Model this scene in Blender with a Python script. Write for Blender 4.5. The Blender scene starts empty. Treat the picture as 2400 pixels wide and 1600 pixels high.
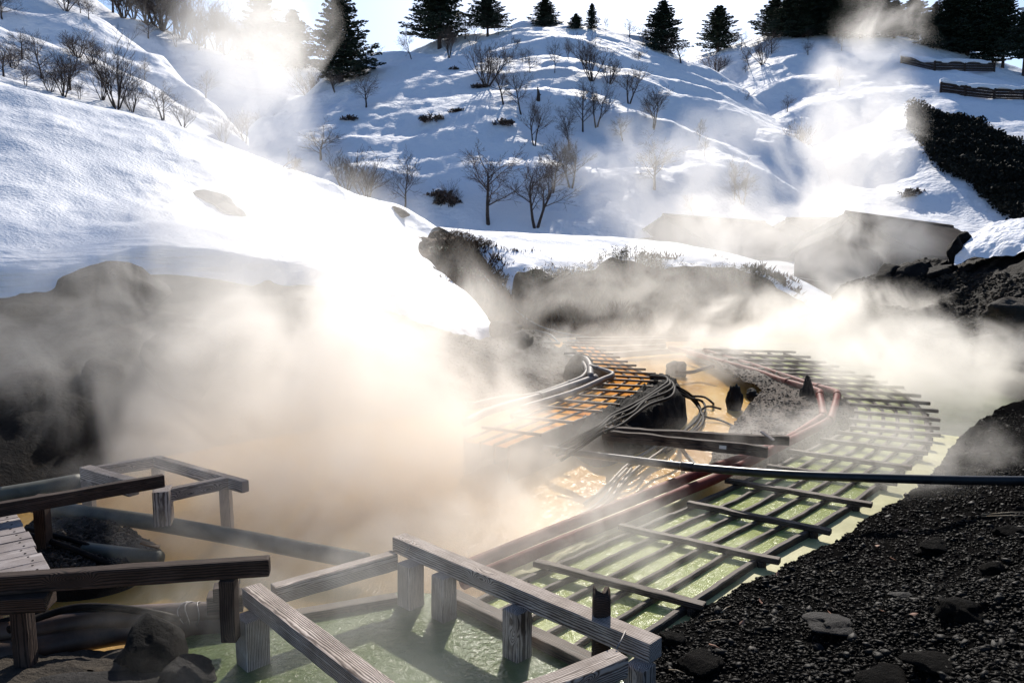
import bpy, bmesh, math, random
import numpy as np
from mathutils import Vector, Matrix, noise as mnoise
from mathutils.bvhtree import BVHTree
random.seed(7)
R = math.radians
sc = bpy.context.scene
col = sc.collection

# ---------------------------------------------------------------- camera
F = 1867.0                       # focal length in pixels of the 2400x1600 photograph
CAMZ = 4.0
PITCH = math.atan(240.0 / F)
cam_d = bpy.data.cameras.new('camera')
cam = bpy.data.objects.new('camera', cam_d)
col.objects.link(cam)
cam_d.sensor_width = 36.0
cam_d.lens = 36.0 * F / 2400.0
cam_d.clip_start = 0.05
cam_d.clip_end = 3000
cam.location = (0, 0, CAMZ)
cam.rotation_euler = (math.pi / 2 - PITCH, 0, 0)
sc.camera = cam

# ---------------------------------------------------------------- world and sun
SUN_EL, SUN_AZ = 31.0, 7.0       # degrees; azimuth to the right of straight ahead (+Y)
w = bpy.data.worlds.new('World')
sc.world = w
w.use_nodes = True
wn = w.node_tree.nodes
sky = wn.new('ShaderNodeTexSky')
sky.sky_type = 'NISHITA'
sky.sun_disc = False
sky.sun_elevation = R(SUN_EL)
sky.sun_rotation = R(SUN_AZ)
sky.altitude = 1200
sky.air_density = 1.0
sky.dust_density = 2.4
sky.ozone_density = 5.0
bg = wn['Background']
bg.inputs['Strength'].default_value = 0.10
w.node_tree.links.new(sky.outputs[0], bg.inputs[0])
sd = bpy.data.lights.new('sun', 'SUN')
sd.energy = 4.6
sd.angle = R(0.53)
sd.color = (1.0, 0.93, 0.83)
sun = bpy.data.objects.new('sun', sd)
col.objects.link(sun)
sdir = Vector((math.sin(R(SUN_AZ)) * math.cos(R(SUN_EL)), math.cos(R(SUN_AZ)) * math.cos(R(SUN_EL)), math.sin(R(SUN_EL))))
sun.rotation_euler = sdir.to_track_quat('Z', 'Y').to_euler()
sc.view_settings.view_transform = 'Standard'
sc.view_settings.look = 'None'
sc.view_settings.exposure = 0.48
sc.view_settings.gamma = 1.0
sc.cycles.volume_step_rate = 1.0
sc.cycles.volume_max_steps = 64
sc.cycles.max_bounces = 8
sc.cycles.diffuse_bounces = 2
sc.cycles.glossy_bounces = 2
sc.cycles.transparent_max_bounces = 8
sc.cycles.volume_bounces = 8
sc.cycles.sample_clamp_direct = 16.0
sc.cycles.sample_clamp_indirect = 2.0

# ---------------------------------------------------------------- pixel -> place
cp, sp = math.cos(PITCH), math.sin(PITCH)
def ray(px, py):
    a = (px - 1200.0) / F
    b = (800.0 - py) / F
    return Vector((a, cp + b * sp, -sp + b * cp))
def P(px, py, z=0.0):
    d = ray(px, py)
    t = (z - CAMZ) / d.z
    return Vector((d.x * t, d.y * t, z))
def D(px, py, Y):
    d = ray(px, py)
    t = Y / d.y
    return Vector((d.x * t, Y, CAMZ + d.z * t))

# ---------------------------------------------------------------- tagging helpers
def tag(o, label=None, cat=None, group=None, kind=None):
    if label: o['label'] = label
    if cat: o['category'] = cat
    if group: o['group'] = group
    if kind: o['kind'] = kind
    return o
def empty(name, loc=(0, 0, 0)):
    o = bpy.data.objects.new(name, None)
    o.empty_display_size = 0.2
    col.objects.link(o)
    o.location = loc
    return o
def link(name, me, mat=None, parent=None, mw=None, smooth=True):
    o = bpy.data.objects.new(name, me)
    col.objects.link(o)
    if mat is not None and len(me.materials) == 0:
        me.materials.append(mat)
    if smooth:
        me.polygons.foreach_set('use_smooth', [True] * len(me.polygons))
    mw = mw if mw is not None else Matrix.Identity(4)
    if parent is not None:
        o.parent = parent
        # every parent is an unrotated empty, or a mesh placed with a plain matrix
        pm = parent.matrix_basis if parent.parent is None else parent.parent.matrix_basis @ parent.matrix_basis
        o.matrix_basis = pm.inverted() @ mw
    else:
        o.matrix_basis = mw
    return o
def mesh(name, v, f):
    me = bpy.data.meshes.new(name)
    me.from_pydata([tuple(p) for p in v], [], f)
    me.update()
    return me

# ---------------------------------------------------------------- materials
def newmat(name):
    m = bpy.data.materials.new(name)
    m.use_nodes = True
    nt = m.node_tree
    return m, nt, nt.nodes, nt.links, nt.nodes['Principled BSDF']
def ramp(n, stops):
    r = n.new('ShaderNodeValToRGB')
    e = r.color_ramp.elements
    while len(e) < len(stops): e.new(0.5)
    for i, (p, c) in enumerate(stops):
        e[i].position = p
        e[i].color = (*c, 1)
    return r
def rough_mat(name, c1, c2, scale=3.0, rough=0.9, bump=0.5, bdist=0.1, bscale=None, c3=None, spec=0.3, stretch=(1, 1, 1), detail=8):
    m, nt, n, l, b = newmat(name)
    g = n.new('ShaderNodeNewGeometry')
    mp = n.new('ShaderNodeMapping')
    mp.inputs['Scale'].default_value = stretch
    l.new(g.outputs['Position'], mp.inputs['Vector'])
    t = n.new('ShaderNodeTexNoise')
    t.inputs['Scale'].default_value = scale
    t.inputs['Detail'].default_value = detail
    t.inputs['Roughness'].default_value = 0.65
    l.new(mp.outputs[0], t.inputs['Vector'])
    st = [(0.32, c1), (0.62, c2)]
    if c3: st.append((0.75, c3))
    r = ramp(n, st)
    l.new(t.outputs['Fac'], r.inputs[0])
    l.new(r.outputs[0], b.inputs['Base Color'])
    t2 = n.new('ShaderNodeTexNoise')
    t2.inputs['Scale'].default_value = bscale or scale * 4
    t2.inputs['Detail'].default_value = 10
    t2.inputs['Roughness'].default_value = 0.7
    l.new(mp.outputs[0], t2.inputs['Vector'])
    bp = n.new('ShaderNodeBump')
    bp.inputs['Strength'].default_value = bump
    bp.inputs['Distance'].default_value = bdist
    l.new(t2.outputs['Fac'], bp.inputs['Height'])
    l.new(bp.outputs[0], b.inputs['Normal'])
    b.inputs['Roughness'].default_value = rough
    b.inputs['Specular IOR Level'].default_value = spec
    return m
def snow_mat(name, cup, cdist, strat=0.0, fine=6.0):
    """snow: sun cups (voronoi dimples), fine grain and optional layering"""
    m, nt, n, l, b = newmat(name)
    b.inputs['Base Color'].default_value = (0.86, 0.87, 0.90, 1)
    b.inputs['Roughness'].default_value = 0.75
    b.inputs['Specular IOR Level'].default_value = 0.25
    g = n.new('ShaderNodeNewGeometry')
    mp = n.new('ShaderNodeMapping')
    mp.inputs['Scale'].default_value = (1.0, 0.6, 1.2)
    l.new(g.outputs['Position'], mp.inputs['Vector'])
    wob = n.new('ShaderNodeTexNoise'); wob.inputs['Scale'].default_value = cup * 0.6; wob.inputs['Detail'].default_value = 3
    l.new(mp.outputs[0], wob.inputs['Vector'])
    mx = n.new('ShaderNodeMix'); mx.data_type = 'VECTOR'; mx.inputs['Factor'].default_value = 0.25
    l.new(mp.outputs[0], mx.inputs[4]); l.new(wob.outputs['Color'], mx.inputs[5])
    v = n.new('ShaderNodeTexVoronoi'); v.feature = 'SMOOTH_F1'
    v.inputs['Scale'].default_value = cup
    l.new(mx.outputs[1], v.inputs['Vector'])
    big = n.new('ShaderNodeTexNoise'); big.inputs['Scale'].default_value = 0.25; big.inputs['Detail'].default_value = 3
    l.new(g.outputs['Position'], big.inputs['Vector'])
    mm = n.new('ShaderNodeMapRange'); mm.inputs[1].default_value = 0.42; mm.inputs[2].default_value = 0.6
    mm.inputs[3].default_value = 0.10
    l.new(big.outputs['Fac'], mm.inputs[0])
    mu = n.new('ShaderNodeMath'); mu.operation = 'MULTIPLY'
    l.new(v.outputs['Distance'], mu.inputs[0]); l.new(mm.outputs[0], mu.inputs[1])
    fn = n.new('ShaderNodeTexNoise'); fn.inputs['Scale'].default_value = fine; fn.inputs['Detail'].default_value = 7
    l.new(g.outputs['Position'], fn.inputs['Vector'])
    ad = n.new('ShaderNodeMath'); ad.operation = 'MULTIPLY_ADD'; ad.inputs[1].default_value = 0.35
    l.new(fn.outputs['Fac'], ad.inputs[0]); l.new(mu.outputs[0], ad.inputs[2])
    out = ad.outputs[0]
    if strat > 0:
        m2 = n.new('ShaderNodeMapping'); m2.inputs['Scale'].default_value = (0.25, 0.25, 3.2)
        l.new(g.outputs['Position'], m2.inputs['Vector'])
        sn = n.new('ShaderNodeTexNoise'); sn.inputs['Scale'].default_value = 1.6; sn.inputs['Detail'].default_value = 5
        sn.inputs['Distortion'].default_value = 0.4
        l.new(m2.outputs[0], sn.inputs['Vector'])
        a2 = n.new('ShaderNodeMath'); a2.operation = 'MULTIPLY_ADD'; a2.inputs[1].default_value = strat
        l.new(sn.outputs['Fac'], a2.inputs[0]); l.new(out, a2.inputs[2])
        out = a2.outputs[0]
    bp = n.new('ShaderNodeBump'); bp.inputs['Strength'].default_value = 0.9
    bp.inputs['Distance'].default_value = cdist
    l.new(out, bp.inputs['Height']); l.new(bp.outputs[0], b.inputs['Normal'])
    return m
def wood_mat(name, c1, c2, scale=9.0, spec=.35, rough=.7):
    m, nt, n, l, b = newmat(name)
    tc = n.new('ShaderNodeTexCoord')
    oi = n.new('ShaderNodeObjectInfo')
    sc_ = n.new('ShaderNodeVectorMath'); sc_.operation = 'SCALE'
    cx = n.new('ShaderNodeCombineXYZ'); 
    for i in range(3): cx.inputs[i].default_value = (7, 0.3, 0.25)[i]
    l.new(cx.outputs[0], sc_.inputs[0]); l.new(oi.outputs['Random'], sc_.inputs['Scale'])
    ad = n.new('ShaderNodeVectorMath'); ad.operation = 'ADD'
    l.new(tc.outputs['Object'], ad.inputs[0]); l.new(sc_.outputs[0], ad.inputs[1])
    km = n.new('ShaderNodeMapping'); km.inputs['Scale'].default_value = (1.6, 4.5, 4.5)
    l.new(ad.outputs[0], km.inputs['Vector'])
    kv = n.new('ShaderNodeTexVoronoi'); kv.inputs['Scale'].default_value = 1.0
    l.new(km.outputs[0], kv.inputs['Vector'])
    kr = n.new('ShaderNodeMapRange'); kr.interpolation_type = 'SMOOTHSTEP'
    kr.inputs[1].default_value = 0.0; kr.inputs[2].default_value = 0.38; kr.inputs[3].default_value = 0.10; kr.inputs[4].default_value = 0.0
    l.new(kv.outputs['Distance'], kr.inputs[0])
    kc = n.new('ShaderNodeCombineXYZ'); l.new(kr.outputs[0], kc.inputs[1]); l.new(kr.outputs[0], kc.inputs[2])
    ka = n.new('ShaderNodeVectorMath'); ka.operation = 'ADD'; l.new(ad.outputs[0], ka.inputs[0]); l.new(kc.outputs[0], ka.inputs[1])
    mp = n.new('ShaderNodeMapping'); mp.inputs['Scale'].default_value = (0.22, 1, 1)
    l.new(ka.outputs[0], mp.inputs['Vector'])
    wv = n.new('ShaderNodeTexWave'); wv.wave_type = 'RINGS'; wv.rings_direction = 'X'
    wv.inputs['Scale'].default_value = scale; wv.inputs['Distortion'].default_value = 3.5
    wv.inputs['Detail'].default_value = 3; wv.inputs['Detail Scale'].default_value = 1.3
    l.new(mp.outputs[0], wv.inputs['Vector'])
    m2 = n.new('ShaderNodeMapping'); m2.inputs['Scale'].default_value = (1.2, 30, 30)
    l.new(ad.outputs[0], m2.inputs['Vector'])
    nz = n.new('ShaderNodeTexNoise'); nz.inputs['Scale'].default_value = 3; nz.inputs['Detail'].default_value = 6
    l.new(m2.outputs[0], nz.inputs['Vector'])
    st = n.new('ShaderNodeTexNoise'); st.inputs['Scale'].default_value = 3.5; st.inputs['Detail'].default_value = 5
    l.new(ad.outputs[0], st.inputs['Vector'])
    mi = n.new('ShaderNodeMath'); mi.operation = 'MULTIPLY'
    l.new(wv.outputs['Fac'], mi.inputs[0]); l.new(nz.outputs['Fac'], mi.inputs[1])
    r = ramp(n, [(0.03, c1), (0.38, c2)])
    l.new(mi.outputs[0], r.inputs[0])
    mc = n.new('ShaderNodeMix'); mc.data_type = 'RGBA'; mc.blend_type = 'MULTIPLY'
    mr = n.new('ShaderNodeMapRange'); mr.inputs[1].default_value = 0.35; mr.inputs[2].default_value = 0.62
    mr.inputs[3].default_value = 0.0; mr.inputs[4].default_value = 0.65
    l.new(st.outputs['Fac'], mr.inputs[0]); l.new(mr.outputs[0], mc.inputs[0])
    l.new(r.outputs[0], mc.inputs[6]); mc.inputs[7].default_value = (0.45, 0.4, 0.36, 1)
    ks = n.new('ShaderNodeMapRange'); ks.inputs[1].default_value = 0.05; ks.inputs[2].default_value = 0.10
    l.new(kv.outputs['Distance'], ks.inputs[0])
    kd = n.new('ShaderNodeMix'); kd.data_type = 'RGBA'
    l.new(ks.outputs[0], kd.inputs[0]); kd.inputs[6].default_value = (0.02, 0.013, 0.01, 1); l.new(mc.outputs[2], kd.inputs[7])
    l.new(kd.outputs[2], b.inputs['Base Color'])
    bp = n.new('ShaderNodeBump'); bp.inputs['Strength'].default_value = 0.7; bp.inputs['Distance'].default_value = 0.006
    l.new(mi.outputs[0], bp.inputs['Height']); l.new(bp.outputs[0], b.inputs['Normal'])
    b.inputs['Roughness'].default_value = rough
    b.inputs['Specular IOR Level'].default_value = spec
    return m
def water_mat(name, c1, c2, rough=0.08, wscale=5.0, bump=0.35, cs=0.5, stretch=(1, 1, 1), rot=0.0, c3=None, bdist=.01, spec=.5):
    m, nt, n, l, b = newmat(name)
    g = n.new('ShaderNodeNewGeometry')
    mp = n.new('ShaderNodeMapping'); mp.inputs['Scale'].default_value = stretch; mp.inputs['Rotation'].default_value = (0, 0, rot)
    l.new(g.outputs['Position'], mp.inputs['Vector'])
    t = n.new('ShaderNodeTexNoise'); t.inputs['Scale'].default_value = cs; t.inputs['Detail'].default_value = 5
    t.inputs['Distortion'].default_value = 0.6
    l.new(mp.outputs[0], t.inputs['Vector'])
    st = [(0.35, c1), (0.65, c2)]
    if c3: st.append((0.78, c3))
    r = ramp(n, st)
    l.new(t.outputs['Fac'], r.inputs[0]); l.new(r.outputs[0], b.inputs['Base Color'])
    w1 = n.new('ShaderNodeTexNoise'); w1.inputs['Scale'].default_value = wscale; w1.inputs['Detail'].default_value = 6
    w1.inputs['Roughness'].default_value = 0.6; w1.inputs['Distortion'].default_value = 0.8
    l.new(mp.outputs[0], w1.inputs['Vector'])
    bp = n.new('ShaderNodeBump'); bp.inputs['Strength'].default_value = bump; bp.inputs['Distance'].default_value = bdist
    l.new(w1.outputs['Fac'], bp.inputs['Height']); l.new(bp.outputs[0], b.inputs['Coat Normal'])
    b2 = n.new('ShaderNodeBump'); b2.inputs['Strength'].default_value = 0.35; b2.inputs['Distance'].default_value = 0.05
    l.new(w1.outputs['Fac'], b2.inputs['Height']); l.new(b2.outputs[0], b.inputs['Normal'])
    b.inputs['Roughness'].default_value = 0.9
    b.inputs['Specular IOR Level'].default_value = 0.0
    b.inputs['Coat Weight'].default_value = min(1.0, spec * 1.4)
    b.inputs['Coat Roughness'].default_value = rough
    b.inputs['Coat IOR'].default_value = 1.45
    return m

M = {}
M['snow_near'] = snow_mat('snow_near', 2.8, 0.13, strat=0.0, fine=9)
M['snow_lip'] = snow_mat('snow_lip', 2.6, 0.10, strat=2.0)
M['snow_far'] = snow_mat('snow_far', 1.3, 0.34, fine=3.0)
M['snow_cup'] = snow_mat('snow_cup', 3.2, 0.22)
M['rock_dark'] = rough_mat('rock_dark', (0.004, 0.004, 0.004), (0.014, 0.012, 0.011), 2.5, 0.85, 1.0, 0.12, c3=(0.05, 0.028, 0.014), spec=.12)
M['rock_left'] = rough_mat('rock_left', (0.008, 0.006, 0.005), (0.028, 0.021, 0.016), 2.2, 0.75, 1.0, 0.2, c3=(0.075, 0.058, 0.043), spec=.15)
M['rock_brown'] = rough_mat('rock_brown', (0.020, 0.015, 0.011), (0.065, 0.05, 0.034), 1.3, 0.85, 1.0, 0.15, c3=(0.14, 0.09, 0.04))
M['stone'] = rough_mat('stone', (0.006, 0.0055, 0.0055), (0.022, 0.020, 0.019), 6, 0.75, 0.9, 0.04, c3=(0.05, 0.047, 0.044), spec=.15)
M['gravel'] = rough_mat('gravel', (0.003, 0.003, 0.003), (0.009, 0.0085, 0.008), 12, 0.8, 1.0, 0.03, bscale=28, c3=(0.012, 0.011, 0.010), spec=0.0)
M['gravel_brown'] = rough_mat('gravel_brown', (0.026, 0.016, 0.011), (0.075, 0.05, 0.036), 3, 0.8, 1.0, 0.06, bscale=12, c3=(0.11, 0.085, 0.068), spec=.15)
M['brush'] = rough_mat('brush', (0.045, 0.022, 0.010), (0.15, 0.078, 0.036), 2.0, 0.9, 1.0, 0.3, c3=(0.10, 0.07, 0.03))
M['scrub'] = rough_mat('scrub', (0.008, 0.009, 0.006), (0.02, 0.02, 0.012), 1.0, 0.9, 1.0, 0.3)
M['wood_grey'] = wood_mat('wood_grey', (0.11, 0.08, 0.064), (0.54, 0.46, 0.40), 22, .2)
M['wood_plank'] = wood_mat('wood_plank', (0.18, 0.15, 0.14), (0.42, 0.37, 0.35), 26)
M['wood_dark'] = wood_mat('wood_dark', (0.022, 0.015, 0.012), (0.085, 0.055, 0.042), 22, .2, .8)
M['wood_flume'] = wood_mat('wood_flume', (0.035, 0.024, 0.016), (0.12, 0.085, 0.06), 20)
M['wood_orange'] = wood_mat('wood_orange', (0.05, 0.025, 0.012), (0.2, 0.11, 0.05))
M['bark'] = rough_mat('bark', (0.03, 0.022, 0.018), (0.075, 0.055, 0.045), 3, 0.9, 0.6, 0.05)
M['twig'] = rough_mat('twig', (0.055, 0.038, 0.030), (0.12, 0.085, 0.066), 1, 0.9, 0.0, 0.01)
M['needle'] = rough_mat('needle', (0.010, 0.017, 0.010), (0.025, 0.04, 0.02), 0.8, 0.7, 0.0, 0.01)
M['leaf_sasa'] = rough_mat('leaf_sasa', (0.05, 0.05, 0.018), (0.13, 0.11, 0.04), 2, 0.6, 0.0, 0.01)
M['leaf_dead'] = rough_mat('leaf_dead', (0.16, 0.06, 0.03), (0.3, 0.15, 0.09), 20, 0.7, 0.0, 0.01)
M['pvc'] = rough_mat('pvc', (0.11, 0.10, 0.095), (0.20, 0.18, 0.17), 4, 0.55, 0.1, 0.005, spec=0.1)
M['pipe_dark'] = rough_mat('pipe_dark', (0.010, 0.010, 0.011), (0.035, 0.034, 0.033), 4, 0.35, 0.1, 0.005, spec=0.3)
M['pipe_olive'] = rough_mat('pipe_olive', (0.06, 0.06, 0.045), (0.13, 0.125, 0.09), 3, 0.5, 0.3, 0.01)
M['pipe_brown'] = rough_mat('pipe_brown', (0.03, 0.02, 0.014), (0.10, 0.055, 0.035), 3, 0.45, 0.4, 0.01)
M['pipe_red'] = rough_mat('pipe_red', (0.11, 0.022, 0.016), (0.20, 0.045, 0.034), 3, 0.6, 0.2, 0.006, spec=0.06)
M['hose'] = rough_mat('hose', (0.006, 0.005, 0.005), (0.022, 0.018, 0.016), 5, 0.6, 0.1, 0.004, spec=0.03)
M['hose_pale'] = rough_mat('hose_pale', (0.10, 0.08, 0.055), (0.22, 0.17, 0.11), 5, 0.5, 0.1, 0.004, spec=.15)
M['roof'] = rough_mat('roof', (0.020, 0.012, 0.009), (0.050, 0.031, 0.022), 1.0, 0.85, 0.3, 0.03, spec=.1)
M['wall_wood'] = rough_mat('wall_wood', (0.02, 0.014, 0.010), (0.06, 0.04, 0.028), 1.0, 0.8, 0.3, 0.03, stretch=(4, 4, .4))
M['white_tag'] = rough_mat('white_tag', (0.6, 0.58, 0.5), (0.75, 0.72, 0.64), 20, 0.6, 0.0, 0.01)
M['steel'] = rough_mat('steel', (0.12, 0.11, 0.1), (0.25, 0.22, 0.2), 20, 0.4, 0.0, 0.01)
M['soil'] = rough_mat('soil', (0.03, 0.024, 0.018), (0.09, 0.07, 0.05), 1.5, 0.9, 0.8, 0.1)
M['water_green'] = water_mat('water_green', (0.085, 0.115, 0.035), (0.15, 0.185, 0.09), 0.07, 16.0, 1.0, 0.8, c3=(0.16, 0.18, 0.12), bdist=.014, spec=.8)
M['water_flume'] = water_mat('water_flume', (0.24, 0.28, 0.065), (0.38, 0.42, 0.16), 0.06, 16.0, 1.0, 1.3, c3=(0.48, 0.47, 0.22), stretch=(1, .6, 1), rot=R(45), bdist=.016, spec=.5)
M['water_ochre'] = water_mat('water_ochre', (0.42, 0.22, 0.05), (0.62, 0.38, 0.11), 0.12, 9.0, 1.0, 0.9, c3=(0.66, 0.47, 0.18), stretch=(1, .35, 1), rot=R(35), bdist=.018, spec=.35)
M['water_orange'] = water_mat('water_orange', (0.55, 0.19, 0.02), (0.70, 0.33, 0.06), 0.14, 6.0, 1.0, 1.2, bdist=.008, spec=.1)
M['sediment'] = rough_mat('sediment', (0.28, 0.26, 0.09), (0.48, 0.46, 0.22), 1.4, 0.6, 0.3, 0.02, c3=(0.55, 0.53, 0.34))

# ---------------------------------------------------------------- geometry helpers
def fract(p, scale, octv=4, seed=0.0, gain=0.5):
    s, a, f = 0.0, 1.0, scale
    for _ in range(octv):
        s += a * mnoise.noise(Vector((p[0] * f + seed, p[1] * f - seed, p[2] * f + seed * .5)))
        a *= gain; f *= 2.03
    return s
def catmull(P4, t):
    t2, t3 = t * t, t * t * t
    return 0.5 * ((2 * P4[1]) + (-P4[0] + P4[2]) * t + (2 * P4[0] - 5 * P4[1] + 4 * P4[2] - P4[3]) * t2 + (-P4[0] + 3 * P4[1] - 3 * P4[2] + P4[3]) * t3)
def resample(A, n):
    """A: (k, ..., 3) control values along axis 0 -> n samples, catmull-rom"""
    k = A.shape[0]
    ext = np.concatenate([A[:1] * 2 - A[1:2], A, A[-1:] * 2 - A[-2:-1]], 0)
    out = []
    for i in range(n):
        u = i / (n - 1) * (k - 1)
        j = min(int(u), k - 2)
        out.append(catmull(ext[j:j + 4], u - j))
    return np.array(out)
PATCH = {}
def loft(name, rows, nu, nv, disp, mat, label=None, cat=None, kind='structure', dnormal=0.0, skirt=None):
    A = np.array([[list(p) for p in r] for r in rows], dtype=float)
    A = resample(A, nv)                               # across rows
    A = resample(np.swapaxes(A, 0, 1), nu)            # along
    A = np.swapaxes(A, 0, 1)
    V = []
    for j in range(nv):
        for i in range(nu):
            p = A[j, i]
            d = disp(p, i / (nu - 1), j / (nv - 1)) if disp else 0.0
            if isinstance(d, tuple):
                V.append((p[0] + d[0], p[1] + d[1], p[2] + d[2]))
            else:
                V.append((p[0], p[1], p[2] + d))
    Fc = [(j * nu + i, j * nu + i + 1, (j + 1) * nu + i + 1, (j + 1) * nu + i) for j in range(nv - 1) for i in range(nu - 1)]
    me = mesh(name, V, Fc)
    o = link(name, me, mat)
    tag(o, label, cat, kind=kind)
    PATCH[name] = (o, BVHTree.FromPolygons([Vector(v) for v in V], Fc))
    return o
def cast(px, py, names=None):
    o = Vector((0, 0, CAMZ)); d = ray(px, py).normalized()
    best = None
    for k in (names or PATCH.keys()):
        h = PATCH[k][1].ray_cast(o, d)
        if h[0] is not None and (best is None or h[3] < best[1]):
            best = (h[0], h[3])
    return best[0] if best else None
def drop(x, y, names=None, default=0.0):
    best = None
    for k in (names or PATCH.keys()):
        h = PATCH[k][1].ray_cast(Vector((x, y, 200)), Vector((0, 0, -1)))
        if h[0] is not None and (best is None or h[0].z > best): best = h[0].z
    return default if best is None else best

def box_mesh(name, L, W, H, seg=None, rough=0.0, bevel=0.012, seed=0.0, taper=0.0):
    """box along local X from 0..L, centred in Y, top at z=0, worn edges"""
    bm = bmesh.new()
    bmesh.ops.create_cube(bm, size=1.0)
    for v in bm.verts:
        v.co = Vector(((v.co.x + .5) * L, v.co.y * W, (v.co.z - .5) * H))
    if bevel > 0:
        bmesh.ops.bevel(bm, geom=list(bm.edges), offset=bevel, segments=2, affect='EDGES', profile=0.6)
    if rough > 0:
        n = seg or max(2, int(L / 0.12))
        for i in range(1, n):
            bmesh.ops.bisect_plane(bm, geom=list(bm.verts) + list(bm.edges) + list(bm.faces), plane_co=(L * i / n, 0, 0), plane_no=(1, 0, 0))
        for v in bm.verts:
            q = v.co + Vector((seed, seed * 2, 0))
            v.co.y += rough * mnoise.noise(q * 2.5) + rough * .5 * mnoise.noise(q * 9)
            v.co.z += rough * mnoise.noise(q * 2.5 + Vector((9, 3, 1))) + rough * .5 * mnoise.noise(q * 9 + Vector((3, 3, 8)))
    me = bpy.data.meshes.new(name)
    bm.to_mesh(me); bm.free()
    return me
def beam(name, a, b, W, H, mat, parent=None, rough=0.006, bevel=0.012, ext0=0.0, ext1=0.0):
    """a, b: centre line of the TOP face"""
    a, b = Vector(a), Vector(b)
    d = (b - a).normalized()
    a = a - d * ext0; b = b + d * ext1
    L = (b - a).length
    y = Vector((0, 0, 1)).cross(d)
    if y.length < 1e-3: y = Vector((0, 1, 0)).cross(d)
    y.normalize()
    z = d.cross(y)
    mw = Matrix((d, y, z)).transposed().to_4x4()
    mw.translation = a
    me = box_mesh(name, L, W, H, rough=rough, bevel=bevel, seed=a.x * 3 + a.y)
    return link(name, me, mat, parent, mw, smooth=False)
def post(name, x, y, z0, z1, W, mat, parent=None, W2=None, rz=0.0, rough=0.006, lean=(0, 0)):
    L = z1 - z0
    me = box_mesh(name, L, W, W2 or W, rough=rough, seed=x * 5 + y)
    me.transform(Matrix.Translation((0, 0, (W2 or W) / 2)))
    mw = Matrix.Translation((x, y, z0)) @ Matrix.Rotation(rz, 4, 'Z') @ Matrix.Rotation(lean[0], 4, 'X') @ Matrix.Rotation(-math.pi / 2 + lean[1], 4, 'Y')
    return link(name, me, mat, parent, mw, smooth=False)

def tube_data(pts, radii, n, V, Fc, cap=True):
    pts = [Vector(p) for p in pts]
    base = len(V)
    up = None
    for i, p in enumerate(pts):
        if i == 0: d = pts[1] - pts[0]
        elif i == len(pts) - 1: d = pts[-1] - pts[-2]
        else: d = pts[i + 1] - pts[i - 1]
        d.normalize()
        if up is None:
            up = Vector((0, 0, 1)) if abs(d.z) < 0.9 else Vector((1, 0, 0))
        s = d.cross(up)
        if s.length < 1e-4: s = d.cross(Vector((1, 0.3, 0)))
        s.normalize()
        up = s.cross(d)
        r = radii[i] if hasattr(radii, '__len__') else radii
        for k in range(n):
            a = 2 * math.pi * k / n
            V.append(p + s * (math.cos(a) * r) + up * (math.sin(a) * r))
    for i in range(len(pts) - 1):
        for k in range(n):
            k2 = (k + 1) % n
            Fc.append((base + i * n + k, base + i * n + k2, base + (i + 1) * n + k2, base + (i + 1) * n + k))
    if cap:
        Fc.append(tuple(base + k for k in range(n))[::-1])
        e = base + (len(pts) - 1) * n
        Fc.append(tuple(e + k for k in range(n)))
def smooth_path(pts, n):
    A = np.array([list(p) for p in pts], dtype=float)
    return [Vector(p) for p in resample(A, n)]
def pipe(name, pts, r, mat, parent=None, label=None, cat='pipe', group=None, n=None, sides=14, rings=(), ringr=1.18, ringw=0.05, ringmat=None):
    """a swept pipe; rings: fractions along it that carry couplings (children)"""
    sp_ = smooth_path(pts, n or max(12, len(pts) * 8)) if len(pts) > 2 else [Vector(pts[0]), Vector(pts[1])]
    org = sp_[0].copy()
    V, Fc = [], []
    tube_data(sp_, r, sides, V, Fc)
    V = [v - org for v in V]
    o = link(name, mesh(name, V, Fc), mat, parent, Matrix.Translation(org))
    if label: tag(o, label, cat, group)
    for fr in rings:
        k = fr * (len(sp_) - 1)
        i = min(int(k), len(sp_) - 2)
        c = sp_[i].lerp(sp_[i + 1], k - i)
        d = (sp_[i + 1] - sp_[i]).normalized()
        V, Fc = [], []
        hw = ringw
        tube_data([c - d * hw, c - d * hw * .8, c + d * hw * .8, c + d * hw], [r * 1.05, r * ringr, r * ringr, r * 1.05], sides, V, Fc)
        V = [v - org for v in V]
        link('coupling', mesh('coupling', V, Fc), ringmat or mat, o, Matrix.Translation(org))
    return o
def rock_mesh(name, seed, sub=3, rough=0.35, ang=0.0):
    bm = bmesh.new()
    bmesh.ops.create_icosphere(bm, subdivisions=sub, radius=1.0)
    for v in bm.verts:
        q = v.co.copy()
        k = 1 + rough * fract(q, 0.9, 2, seed) + rough * .35 * fract(q, 2.6, 3, seed + 5)
        if ang:
            # facet by flattening against a few planes
            rs = random.Random(int(seed * 10))
            for _ in range(7):
                nrm = Vector((rs.uniform(-1, 1), rs.uniform(-1, 1), rs.uniform(-1, 1))).normalized()
                dd = q.dot(nrm) * k
                if dd > 0.72: k *= 1 - ang * (dd - 0.72) / dd
        v.co = q * k
    me = bpy.data.meshes.new(name)
    bm.to_mesh(me); bm.free()
    return me
def rock(name, loc, rad, seed, mat, label, cat='rock', group=None, rz=0.0, rough=0.35, ang=0.8, sub=4, tilt=0.0):
    me = rock_mesh(name, seed, sub, rough, ang)
    mw = Matrix.Translation(loc) @ Matrix.Rotation(rz, 4, 'Z') @ Matrix.Rotation(tilt, 4, 'Y') @ Matrix.Diagonal((*rad, 1))
    o = link(name, me, mat, None, mw)
    return tag(o, label, cat, group)

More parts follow.
